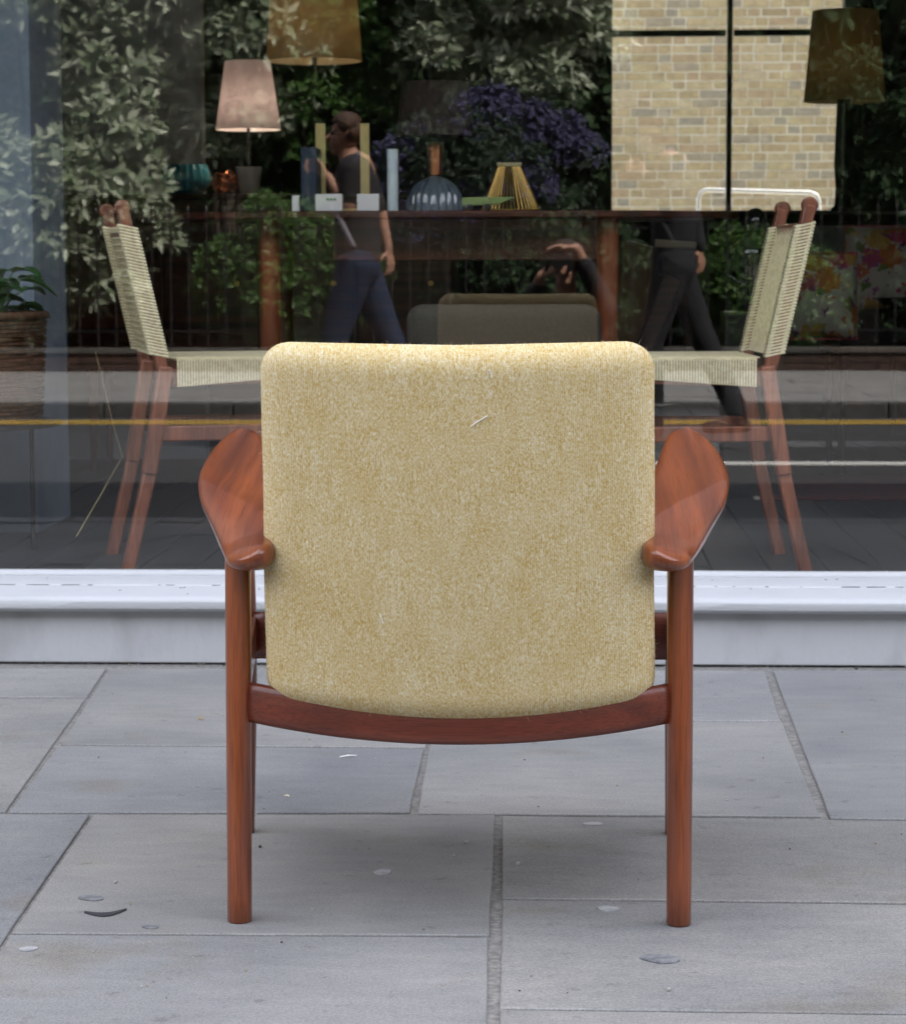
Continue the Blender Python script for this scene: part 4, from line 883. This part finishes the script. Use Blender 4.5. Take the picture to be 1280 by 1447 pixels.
for i in range(26):
    z = .008+i*(hB-.016)/25; r_ = rT*(.93+.07*(i/25)); bs.tube([(bx.x+(r_+.004*math.sin(k*math.pi/2+i*math.pi))*math.cos(2*math.pi*k/56), bx.y+(r_+.004*math.sin(k*math.pi/2+i*math.pi))*math.sin(2*math.pi*k/56), ztop+z) for k in range(57)], .0058, n=5)
o = bs.build('weave', WICK, bsk, smooth=True); o['kind'] = 'stuff'
MB().tube([(bx.x+(rT+.004)*math.cos(2*math.pi*k/40), bx.y+(rT+.004)*math.sin(2*math.pi*k/40), ztop+hB) for k in range(41)], .011, n=8).build('rim', WICK, bsk, smooth=True)
MB().lathe(bx, [(rT*.88,.004),(rT*.92,hB-.03),(rT*.5,hB-.028)], n=32).build('liner', M('soil', (.02,.015,.01), rough=1), bsk, smooth=True)
plz = Vector((bx.x, bx.y, ztop+hB-.028)); plant = thing('pot_plant', plz, 'leafy green house plant growing in the wicker basket', 'plant')
PL = leaf_mat('house_leaf', [(.02,.10,.02), (.035,.15,.03), (.05,.20,.05)], rough=.3)
random.seed(21)
def big_leaf(base, dr, L, wd, mat, parent, droop=.5):
    dr = Vector(dr).normalized(); side = dr.cross(Vector((0,0,1))).normalized(); v = []; n = 7
    for i in range(n+1):
        t = i/n; c = Vector(base)+dr*L*t+Vector((0,0,-droop*L*t*t)); hw = wd*math.sin(math.pi*min(1, t*.93+.05))**.7*(1-t*.35); cup = Vector((0,0,hw*.35))
        v += [c-side*hw+cup, c, c+side*hw+cup]
    f = [(i*3+j, i*3+j+1, i*3+j+4, i*3+j+3) for i in range(n) for j in range(2)]
    f += [tuple(reversed(q)) for q in []]
    o = MB().add(v, f).build('leaf', mat, parent, smooth=True, auto=False); s_ = o.modifiers.new('thick', 'SOLIDIFY'); s_.thickness = .0012; return o
stm = MB()
for i in range(56):
    a = random.uniform(0, 6.28); r_ = random.uniform(.01, rT*.8); h_ = random.uniform(.03, .20)*(1-.3*r_/rT); b0 = plz+Vector((r_*.6*math.cos(a), r_*.6*math.sin(a), 0)); b1 = plz+Vector((r_*1.1*math.cos(a), r_*1.1*math.sin(a), h_))
    stm.tube([b0, b0.lerp(b1,.6)+Vector((0,0,.02)), b1], [.003,.0025,.002], n=6); L = random.uniform(.07, .11)
    big_leaf(b1, (math.cos(a+random.uniform(-.7,.7)), math.sin(a+random.uniform(-.7,.7)), random.uniform(-.1,.7)), L, L*.36, PL, plant, .45)
stm.build('stems', M('plant_stem', (.06,.14,.03)), plant, smooth=True)
# ---- bent brass rod standing behind the left chair
rp = [P(135,497,6.9), P(160,600,6.7), P(173,645,6.6), P(140,703,6.5), P(108,758,6.42)]
o = MB().tube([rp[0],rp[1],rp[2]]+[rp[2].lerp(rp[4],.05), rp[3], rp[4]], .0017, n=8).build('brass_rod', MATS['dull_gold'], smooth=True); settle(o, (rp[4].x, rp[4].y, FL)); tag(o, 'thin bent brass rod standing left of the left dining chair', 'rod')

# ================================================================== ACROSS THE STREET (seen mirrored in the window)
RAILY = 6.0-21.3
lwall = thing('low_wall', (0, RAILY, 0), 'low dark brick wall carrying the iron railings across the street', 'wall')
DBR = M('dark_brick', (.09,.05,.035), (.05,.03,.022), scale=10, rough=.9, rand=.25)
lb = MB(); zc = 0; wz1_ = .16
for j in range(2):
    for i in range(-46, 46): lb.box((i*.225+(j % 2)*.11, RAILY, .035+j*.075), (.215, .215, .066))
o = lb.build('brickwork', DBR, lwall); o['kind'] = 'stuff'; MB().box((0, RAILY, .078), (20.6, .18, .15)).build('mortar_bed', MORTAR, lwall); MB().box((0, RAILY, .185), (20.8, .26, .05)).build('coping', M('coping_dark', (.10,.095,.085), (.06,.06,.05), rough=.9), lwall, bevel=.01)
RT = P(300, 300, 21.3).z-.03
rlg = thing('railings', (0, RAILY, .21), 'black iron railings on the low wall across the street', 'railing')
MB().box((0, RAILY, .36), (20.4, .035, .012)).build('rail', BLACK, rlg); MB().box((0, RAILY, RT-.12), (20.4, .035, .012)).build('rail', BLACK, rlg)
first = None
for i in range(-60, 61):
    if first is None:
        first = MB().tube([(0,0,0),(0,0,RT-.21),(0,0,RT-.19),(0,0,RT-.15),(0,0,RT-.13)], [.0095,.0095,.014,.011,.002], n=8).build('bar', BLACK, rlg, local=True); b = first
    else: b = first.copy(); sc.collection.objects.link(b)
    b.location = (i*.165, 0, 0)
# foliage
def leaf_cloud(pos, nrm, L, wd, per, name, mat, parent, spread=(.5, 1.3), fold=.25):
    """rosettes of folded leaves at pos with axis nrm"""
    n = len(pos)*per; P0 = np.repeat(pos, per, 0); A = np.repeat(nrm, per, 0)
    A = A+rng.normal(0, .25, A.shape); A /= np.linalg.norm(A, axis=1)[:, None]
    rv = rng.normal(size=(n, 3)); S = np.cross(A, rv); S /= np.linalg.norm(S, axis=1)[:, None]
    an = rng.uniform(spread[0], spread[1], n)[:, None]; D = A*np.cos(an)+S*np.sin(an); D[:, 2] -= .15; D /= np.linalg.norm(D, axis=1)[:, None]
    Wd = np.cross(D, A); Wd /= np.linalg.norm(Wd, axis=1)[:, None]+1e-9; N = np.cross(Wd, D)
    ll = (L*rng.uniform(.65, 1.25, n))[:, None]; ww = ll*wd
    P0 = P0+rng.normal(0, L*.18, P0.shape)
    base = P0; mid = P0+D*ll*.5-N*ww*fold; l_ = P0+D*ll*.48+Wd*ww*.5; r_ = P0+D*ll*.48-Wd*ww*.5; tip = P0+D*ll-N*ll*.12
    V = np.stack([base, l_, tip, r_, mid], 1).reshape(-1, 3).astype(np.float32)
    k = np.arange(n)[:, None]*5; F = np.concatenate([k+0, k+4, k+1, k+1, k+4, k+2, k+2, k+4, k+3, k+3, k+4, k+0], 1).reshape(-1).astype(np.int32)
    me = bpy.data.meshes.new(name); off = np.array(parent.location) if parent else 0; V = V-np.array(off, dtype=np.float32)
    me.vertices.add(len(V)); me.vertices.foreach_set('co', V.ravel()); nf = len(F)//3
    me.loops.add(len(F)); me.loops.foreach_set('vertex_index', F); me.polygons.add(nf); me.polygons.foreach_set('loop_start', np.arange(nf, dtype=np.int32)*3)
    try: me.polygons.foreach_set('loop_total', np.full(nf, 3, dtype=np.int32))
    except Exception: pass
    me.update(calc_edges=True); me.materials.append(mat); o = bpy.data.objects.new(name, me); sc.collection.objects.link(o); o.parent = parent; return o
def lumpy(c, r, n, lumps, lr, front=.8, inner=.15):
    c, r = np.array(c), np.array(r); lc = []
    while len(lc) < lumps:
        d = rng.normal(size=3); d /= np.linalg.norm(d)
        if d[1] < -.6 and rng.random() < front: continue
        lc.append(c+d*r*rng.uniform(.55, .95))
    lc = np.array(lc); lrr = rng.uniform(.6, 1.2, lumps)*lr
    w_ = lrr**2/np.sum(lrr**2); pick = rng.choice(lumps, n, p=w_); d = rng.normal(size=(n, 3)); d /= np.linalg.norm(d, axis=1)[:, None]
    d[:, 1] = np.where(d[:, 1] < -.2, -d[:, 1], d[:, 1]); d[:, 2] = np.where(d[:, 2] < -.5, -d[:, 2], d[:, 2])
    rad = lrr[pick]*np.where(rng.random(n) < inner, rng.uniform(.3, .9, n), rng.uniform(.85, 1.1, n))
    pos = lc[pick]+d*rad[:, None]; nr = d+np.array([0, .25, .35]); nr /= np.linalg.norm(nr, axis=1)[:, None]
    ok = pos[:, 2] > .12; return pos[ok], nr[ok]
VAR = leaf_mat('variegated_leaf', [(.12,.17,.09), (.24,.30,.18), (.40,.46,.33), (.56,.60,.47), (.18,.24,.13)], trans=.2, rough=.4)
GRN = leaf_mat('fresh_green_leaf', [(.035,.09,.018), (.07,.15,.03), (.11,.20,.05), (.05,.12,.02)], trans=.3)
DRK = leaf_mat('dark_leaf', [(.018,.042,.018), (.035,.072,.026), (.05,.10,.035)], trans=.2, rough=.75)
CEA = leaf_mat('ceanothus_leaf', [(.015,.035,.015), (.03,.06,.025)], trans=.1)
FLW = leaf_mat('blue_flower', [(.10,.10,.20), (.14,.14,.27), (.20,.19,.34), (.07,.07,.15)], trans=.2, rough=.8)
BARK = M('bark', (.10,.075,.055), (.05,.038,.028), scale=14, stretch=(1,1,.3), rough=.95, bump=.6)
SHY = RAILY-1.0
def shrub(name, cx, w2, h0, h1, n, lumps, lr, L, wd, per, mat, label, cat, group=None, depth=.7, dy=0, spread=(.5,1.3), trunk=.04):
    base = Vector((cx, SHY+dy, 0)); t = thing(name, base, label, cat, group)
    pos, nr = lumpy((cx, SHY+dy, (h0+h1)/2), (w2, depth, (h1-h0)/2), n, lumps, lr)
    o = leaf_cloud(pos, nr, L, wd, per, 'crown', mat, t, spread); o['kind'] = 'stuff'
    tr = MB(); 
    for k in range(7):
        a = random.uniform(-1, 1); b1 = base+Vector((a*w2*.75, random.uniform(-.3, .4), h0+(h1-h0)*random.uniform(.5, .9)))
        tr.tube([base+Vector((a*.1, 0, 0)), base.lerp(b1, .35)+Vector((random.uniform(-.1,.1), 0, .15)), b1], [trunk, trunk*.6, trunk*.2], n=8)
    tr.build('trunk', BARK, t, smooth=True); return t
xr = lambda px: P(px, 300, 22.0).x
HG = 'shrubs behind the railings across the street'
shrub('variegated_shrub', xr(40), 1.40, .1, 4.8, 4600, 74, .42, .155, .40, 9, VAR, 'pale variegated shrub mirrored at the left of the shop window', 'shrub', HG)
shrub('variegated_shrub', xr(320), .80, 1.85, 4.9, 1900, 30, .36, .15, .40, 9, VAR, 'pale variegated shrub mirrored above the lit white lamp', 'shrub', HG, dy=-.1)
shrub('variegated_shrub', xr(720), 1.15, 2.2, 4.9, 1800, 30, .36, .145, .40, 9, VAR, 'pale variegated shrub mirrored above the blue flowers', 'shrub', HG, dy=-.15)
shrub('variegated_shrub', xr(1480), 1.5, .1, 4.6, 1800, 34, .42, .15, .40, 8, VAR, 'pale variegated shrub mirrored beyond the right lamp', 'shrub', HG)
shrub('variegated_shrub', xr(-450), 1.6, .1, 4.8, 1700, 34, .42, .15, .40, 8, VAR, 'pale variegated shrub beyond the left edge of the window', 'shrub', HG)
shrub('green_hedge', xr(420), .95, .12, 1.5, 1700, 26, .30, .075, .5, 9, GRN, 'fresh green hedge behind the railings left of the passer-by', 'hedge', HG, dy=.25)
shrub('green_hedge', xr(760), 1.1, .12, 1.35, 1700, 26, .28, .075, .5, 8, DRK, 'dark low hedge mirrored behind the dining table', 'hedge', HG, dy=.25)
shrub('green_hedge', xr(1080), .8, .12, 1.3, 1500, 20, .30, .070, .5, 9, GRN, 'fresh green hedge mirrored beside the carved black figure', 'hedge', HG, dy=.3)
shrub('green_tree', xr(440), .8, 1.9, 4.6, 1500, 22, .34, .08, .5, 9, GRN, 'green leafy small tree mirrored beside the amber lamp shade', 'tree', dy=-.3)
shrub('green_tree', xr(1230), .95, 1.3, 5.0, 2000, 26, .38, .10, .4, 9, DRK, 'dark leafy tree mirrored around the right ochre lamp', 'tree', dy=-.2)
cea = shrub('flowering_shrub', xr(690), 1.12, 1.05, 2.55, 2400, 30, .28, .035, .5, 8, CEA, 'dark shrub covered in violet blue flowers behind the table', 'shrub', dy=.35)
pos, nr = lumpy((xr(690), SHY+.40, 1.82), (1.1, .62, .72), 2200, 34, .26)
o = leaf_cloud(pos, nr, .030, .8, 16, 'flowers', FLW, cea, spread=(.1, 1.6)); o['kind'] = 'stuff'
# far dark wood behind, made tall and wide to cut low sky light
wd_ = thing('dark_tree', (0, SHY-2.2, 0), 'broad dark evergreen tree filling the gaps behind the shrubs', 'tree')
n_ = 24000; pos = np.stack([rng.uniform(-22, 22, n_), SHY-1.5-rng.uniform(0, 1.8, n_), rng.uniform(.1, 9.5, n_)], 1); nr = rng.normal(size=(n_, 3))*.5+np.array([0, 1, .3]); nr /= np.linalg.norm(nr, axis=1)[:, None]
o = leaf_cloud(pos, nr, .24, .55, 8, 'crown', DRK, wd_); o['kind'] = 'stuff'
tr = MB()
for k in range(9): x = -8+k*2+random.uniform(-.5,.5); tr.tube([(x*.3, SHY-2.4, 0), (x*.6, SHY-2.3, 1.2), (x, SHY-2.2, 5.5)], [.16,.12,.04], n=10)
tr.build('trunk', BARK, wd_, smooth=True)

hs = thing('backing_house', (0, SHY-4.6, 0), 'brown brick house added behind the trees to close sky gaps', 'house')  # added backing, keeps bright sky out of the tree gaps
MB().box((0, SHY-6.6, 5.4), (90, 4, 10.8)).build('wall', M('brown_brick', (.10,.06,.04), (.06,.035,.025), scale=20, rough=.9), hs)
MB().box((0, SHY-6.6, 10.88), (90.4, 4.4, .16)).build('roof', MATS['slate'], hs)
for sx_, nm_ in ((-1, 'left'), (1, 'right')):  # unseen blocks added at both street ends to cut low sky light
    e_ = thing('street_end_block', (sx_*47, -8, 0), 'unseen brown brick block added to cut low sky light far to the '+nm_, 'house'); MB().box((sx_*47, -8, 5), (8, 22, 10)).build('wall', MATS['brown_brick'], e_); MB().box((sx_*47, -8, 10.1), (8.4, 22.4, .2)).build('roof', MATS['slate'], e_)
for i in range(-5, 6):
    for z in (1.9, 5.2, 8.0):
        f_ = MB().box((i*3.1, SHY-4.595, z), (1.1, .05, 1.7)).build('window', WHITEP, hs); MB().box((i*3.1, SHY-4.565, z), (.96, .02, 1.56)).build('pane', M('dark_pane', (.02,.025,.03), rough=.1), f_)

# ================================================================== PEOPLE (mirrored in the glass)
SKIN = M('skin', (.48,.26,.18), (.42,.22,.15), scale=12, rough=.5); 
def flesh(name, caps, balls, mat, parent, vox=.0075, it=3):
    m = MB()
    for (a, ra_, b, rb_) in caps:
        a, b = Vector(a), Vector(b); k = 5; m.tube([a.lerp(b, i/k) for i in range(k+1)], [ra_+(rb_-ra_)*i/k for i in range(k+1)], n=14, rounded=True)
    for c, r_ in balls: m.ball(c, r_, n=16)
    o = m.build(name, mat, parent, smooth=True, auto=False)
    rm = o.modifiers.new('r', 'REMESH'); rm.mode = 'VOXEL'; rm.voxel_size = vox; rm.use_smooth_shade = True
    if it: s = o.modifiers.new('s', 'SMOOTH'); s.iterations = it; s.factor = .5
    dg = bpy.context.evaluated_depsgraph_get(); me = bpy.data.meshes.new_from_object(o.evaluated_get(dg)); o.modifiers.clear(); o.data = me
    me.polygons.foreach_set('use_smooth', [True]*len(me.polygons)); return o
def hand_caps(w, fwd, palm_n, side, curl=.6, sc_=1.0, thumb=1):
    """wrist w, direction of fingers, palm normal, side=direction towards the thumb"""
    w, f, pn, sd_ = Vector(w), Vector(fwd).normalized(), Vector(palm_n).normalized(), Vector(side).normalized(); out = []
    for k, (off, L) in enumerate(((.030,.070), (.010,.078), (-.010,.072), (-.028,.056))):
        kn = w+f*.088*sc_+sd_*off*sc_; out.append((w+f*.012+sd_*off*.5*sc_, .014*sc_, kn, .0115*sc_)); d = f.copy(); p = kn; r_ = .0092*sc_
        for seg, fr_ in ((0,.45),(1,.31),(2,.24)):
            d = (Matrix.Rotation(curl*(1.0 if seg else .7), 3, f.cross(pn).normalized()) @ d).normalized(); q = p+d*L*fr_*sc_; out.append((p, r_, q, r_*.9)); p = q; r_ *= .9
    t0 = w+f*.022+sd_*.022*sc_; t1 = t0+(f*.45+sd_*.8+pn*.2).normalized()*.042*sc_; t2 = t1+(f*.85+sd_*.35+pn*.3).normalized()*.038*sc_
    out += [(t0,.013*sc_,t1,.0105*sc_), (t1,.0105*sc_,t2,.0085*sc_)]; return out
def head_parts(c, face, s=1.0):
    """face = horizontal direction the face points to"""
    c = Vector(c); f = Vector(face).normalized(); r_ = Vector((0,0,1)).cross(f); balls = [(c+Vector((0,0,.02*s)), (.078*s,.085*s,.098*s))]
    caps = [(c+f*.035*s-Vector((0,0,.035*s)), .060*s, c+f*.058*s-Vector((0,0,.078*s)), .030*s), (c+f*.085*s+Vector((0,0,.012*s)), .010*s, c+f*.108*s-Vector((0,0,.018*s)), .013*s),
            (c+f*.066*s+r_*.03*s+Vector((0,0,.03*s)), .013*s, c+f*.066*s-r_*.03*s+Vector((0,0,.03*s)), .013*s), (c+f*.086*s-Vector((0,0,.048*s))+r_*.018*s, .0085*s, c+f*.086*s-Vector((0,0,.048*s))-r_*.018*s, .0085*s),
            (c+r_*.078*s, .013*s, c+r_*.083*s+Vector((0,0,.022*s))-f*.01*s, .015*s), (c-r_*.078*s, .013*s, c-r_*.083*s+Vector((0,0,.022*s))-f*.01*s, .015*s), (c-Vector((0,0,.05*s)), .052*s, c-Vector((0,0,.15*s))-f*.02*s, .055*s)]
    return caps, balls
def face_bits(c, face, parent, s=1.0):
    c = Vector(c); f = Vector(face).normalized(); r_ = Vector((0,0,1)).cross(f)
    for k in (-1, 1): MB().ball(c+f*.077*s+r_*.032*s*k+Vector((0,0,.012*s)), .011*s, n=12).build('eye', M('eye_dark', (.05,.035,.03), rough=.2), parent, smooth=True)
    MB().tube([c+f*.0965*s-Vector((0,0,.048*s))+r_*.02*s, c+f*.099*s-Vector((0,0,.048*s)), c+f*.0965*s-Vector((0,0,.048*s))-r_*.02*s], .003*s, n=6).build('mouth', M('lip', (.32,.10,.08)), parent, smooth=True)
# ---- passer-by walking to the left
WZ = 13.3; wy = 6.0-WZ
def wp(px, py, dy=0): p = RZ(px, py, WZ); return Vector((p.x, p.y+dy, p.z))
wk = thing('person', (wp(505,600).x, wy, -.097), 'man in dark t-shirt and blue jeans walking past with raised forearm', 'person')
hd = wp(489, 190); fc = (-1, .15, -.05)
hipc = wp(506, 372); sh = wp(503, 240); chest = wp(503, 270)
sL, sR = sh+Vector((0,.17,0)), sh+Vector((.01,-.17,0)); hL, hR = hipc+Vector((0,.09,0)), hipc+Vector((0,-.09,0))
elL, waL = wp(497,292,.20), wp(466,250,.14); elR, waR = wp(534,306,-.22), wp(545,352,-.2)
kL, aL = wp(474,482,.09), wp(478,600,.09); kR, aR = wp(545,468,-.09), wp(602,570,-.09)
aL.z = -.01; aR.z = .08
caps, balls = head_parts(hd, fc, 1.02)
caps += [(sL,.05,elL,.042), (elL,.040,waL,.027), (sR,.05,elR,.042), (elR,.040,waR,.027), (sh+Vector((0,-.13,0)),.07,sh+Vector((0,.13,0)),.07), (sh,.11,hipc,.12), (hL,.085,kL,.055), (kL,.052,aL,.036), (hR,.085,kR,.055), (kR,.052,aR,.036), (aL,.035,aL+Vector((-.15,0,-.055)),.028), (aR,.035,aR+Vector((-.14,0,-.06)),.028)]
caps += hand_caps(waL, (-.75,.1,.65), (-.3,.2,-.6), (0,.2,.9), curl=.75); caps += hand_caps(waR, (.15,0,-1), (-1,0,-.1), (-.5,.8,0), curl=.4)
flesh('body', caps, balls, SKIN, wk)
flesh('t_shirt', [(sh+Vector((0,-.13,-.01)),.095,sh+Vector((0,.13,-.01)),.095), (sh+Vector((0,-.07,-.05)),.125,hipc+Vector((0,-.04,0)),.125), (sh+Vector((0,.07,-.05)),.125,hipc+Vector((0,.04,0)),.125), (sL,.072,sL.lerp(elL,.75),.062), (sR,.072,sR.lerp(elR,.75),.062)], [], M('charcoal_cotton', (.022,.02,.022), (.03,.026,.026), rough=.9, bump=1, bscale=13), wk, vox=.01)
flesh('jeans', [(hipc+Vector((0,-.07,-.02)),.125,hipc+Vector((0,.07,-.02)),.125), (hL,.112,kL,.078), (kL,.076,aL+Vector((0,0,.03)),.066), (hR,.112,kR,.078), (kR,.076,aR+Vector((0,0,.03)),.066)], [], M('denim', (.010,.02,.05), (.018,.033,.075), scale=30, rough=.9, bump=1, bscale=13), wk, vox=.01)
for a in (aL, aR): flesh('shoe', [(a+Vector((.04,0,-.045)),.042,a+Vector((-.17,0,-.055)),.036), (a,.048,a+Vector((.02,0,-.04)),.045)], [], M('shoe_leather', (.03,.02,.015), rough=.5), wk, vox=.008)
flesh('hair', [(hd+Vector((.012,-.04,.052)),.066,hd+Vector((.012,.04,.052)),.066), (hd+Vector((.035,-.03,.01)),.066,hd+Vector((.035,.03,.01)),.066)], [(hd+Vector((.004,0,.072)),(.083,.082,.058))], M('brown_hair', (.10,.045,.02), (.04,.018,.008), scale=60, stretch=(1,1,.2), rough=.6, bump=1), wk, vox=.007, it=2)
face_bits(hd, fc, wk, 1.02)
flesh('shoulder_strap', [(sL+Vector((.03,.045,.075)),.02,sL+Vector((-.115,-.0,-.2)),.02), (sL+Vector((-.115,0,-.2)),.02,sL+Vector((.0,.06,-.42)),.02)], [], M('strap', (.16,.14,.18)), wk, vox=.008)
ph_ = wp(452, 228, .16); o = MB().box(ph_, (.012, .07, .14), Matrix.Rotation(R(-25), 3, 'Y')).build('phone', BLACK, bevel=.004); settle(o, ph_); tag(o, 'black phone held up by the walking man', 'phone')
w2 = dup_tree(wk, wk.location+Vector((1.76, -.25, 0)), 0, 'person in black jacket and dark trousers walking past further right')
for c in w2.children:
    kind_ = c.name.split('.')[0]
    if kind_ in ('t_shirt', 'jeans', 'hair', 'shoulder_strap'):
        c.data = c.data.copy(); c.data.materials.clear(); c.data.materials.append(M('black_cloth', (.012,.012,.015), (.02,.02,.024), rough=.9, bump=1, bscale=13))
flesh('sleeve', [(sL,.074,elL,.06), (elL,.058,elL.lerp(waL,.9),.046), (sR,.074,elR,.06), (elR,.058,elR.lerp(waR,.9),.046)], [], MATS['black_cloth'], wk, vox=.01)
sv = [c for c in wk.children if c.name.startswith('sleeve')][0]; sv.parent = w2
# ---- the photographer crouching in the road
pg = thing('person', (.04, -6.05, -.097), 'crouching photographer in dark clothes holding a camera to one eye', 'person')
cy = CAM.y
hp = Vector((.035, cy-.215, .955)); fcp = (-.05, 1, 0)
shp = Vector((.05, cy-.36, .70)); hip = Vector((.06, cy-.62, .26))
caps, balls = head_parts(hp, fcp, 1.0)
sA, sB = shp+Vector((-.17,0,0)), shp+Vector((.17,0,0))
eA, wA = Vector((-.20, cy-.26, .60)), Vector((-.085, cy-.10, .90))       # supports the camera from its side
eB, wB = Vector((.24, cy-.24, .74)), Vector((.085, cy-.115, 1.035))       # shades the camera from above
kA, fA = Vector((-.10, cy-.18, .34)), Vector((-.10, cy-.36, -.03)); kB, fB = Vector((.20, cy-.30, .0)), Vector((.20, cy-.72, -.02))
caps += [(sA,.05,eA,.042), (eA,.04,wA,.027), (sB,.05,eB,.042), (eB,.04,wB,.027), (sA+Vector((.05,0,0)),.07,sB-Vector((.05,0,0)),.07), (shp,.11,hip,.12), (hip+Vector((-.09,0,0)),.085,kA,.055), (kA,.052,fA,.036), (hip+Vector((.09,0,0)),.085,kB,.055), (kB,.052,fB,.036)]
caps += hand_caps(wA, (.45,.25,.35), (.6,-.2,-.6), (0,-.3,.9), curl=.8); caps += hand_caps(wB, (-.92,.30,.05), (0,-.1,-1), (0,.9,.2), curl=.25)
flesh('body', caps, balls, SKIN, pg)
DKC = M('dark_jacket', (.018,.02,.024), (.025,.027,.03), rough=.9, bump=1, bscale=13)
flesh('jacket', [(sA+Vector((.04,0,-.01)),.095,sB-Vector((.04,0,.01)),.095), (shp+Vector((-.07,0,-.05)),.125,hip+Vector((-.04,0,.05)),.13), (shp+Vector((.07,0,-.05)),.125,hip+Vector((.04,0,.05)),.13), (sA,.072,eA,.062), (eA,.06,eA.lerp(wA,.8),.045), (sB,.072,eB,.062), (eB,.06,eB.lerp(wB,.75),.045)], [], DKC, pg, vox=.01)
flesh('trousers', [(hip+Vector((-.07,0,-.02)),.125,hip+Vector((.07,0,-.02)),.125), (hip+Vector((-.09,0,0)),.11,kA,.082), (kA,.078,fA+Vector((0,0,.05)),.062), (hip+Vector((.09,0,0)),.11,kB,.082), (kB,.078,fB,.06)], [], M('dark_jeans', (.015,.025,.05), rough=.9), pg, vox=.01)
flesh('shoe', [(fA+Vector((0,-.04,-.02)),.042,fA+Vector((0,.17,-.03)),.036)], [], MATS['shoe_leather'], pg, vox=.008); flesh('shoe', [(fB+Vector((0,.02,0)),.042,fB+Vector((0,-.10,.05)),.04)], [], MATS['shoe_leather'], pg, vox=.008)
flesh('hair', [(hp+Vector((-.04,-.012,.05)),.066,hp+Vector((.04,-.012,.05)),.066), (hp+Vector((-.03,-.035,.005)),.066,hp+Vector((.03,-.035,.005)),.066)], [(hp+Vector((0,-.006,.07)),(.083,.084,.058))], M('dark_hair', (.03,.018,.012), (.02,.012,.008), rough=.7), pg, vox=.007, it=2)
face_bits(hp, fcp, pg)
pc = thing('photo_camera', (0, cy-.06, .93), 'black camera held at the eye of the crouching photographer', 'camera')
MB().box((.0, cy-.092, .965), (.135, .05, .092)).build('body', M('camera_black', (.015,.015,.016), rough=.45), pc, bevel=.01, bseg=3)
MB().box((.0, cy-.092, 1.022), (.05, .045, .03)).build('viewfinder', MATS['camera_black'], pc, bevel=.008)
MB().tube([(0, cy-.066, .97), (0, cy-.03, .97), (0, cy-.006, .97)], [.033,.036,.036], n=32).build('lens', MATS['camera_black'], pc, smooth=True)
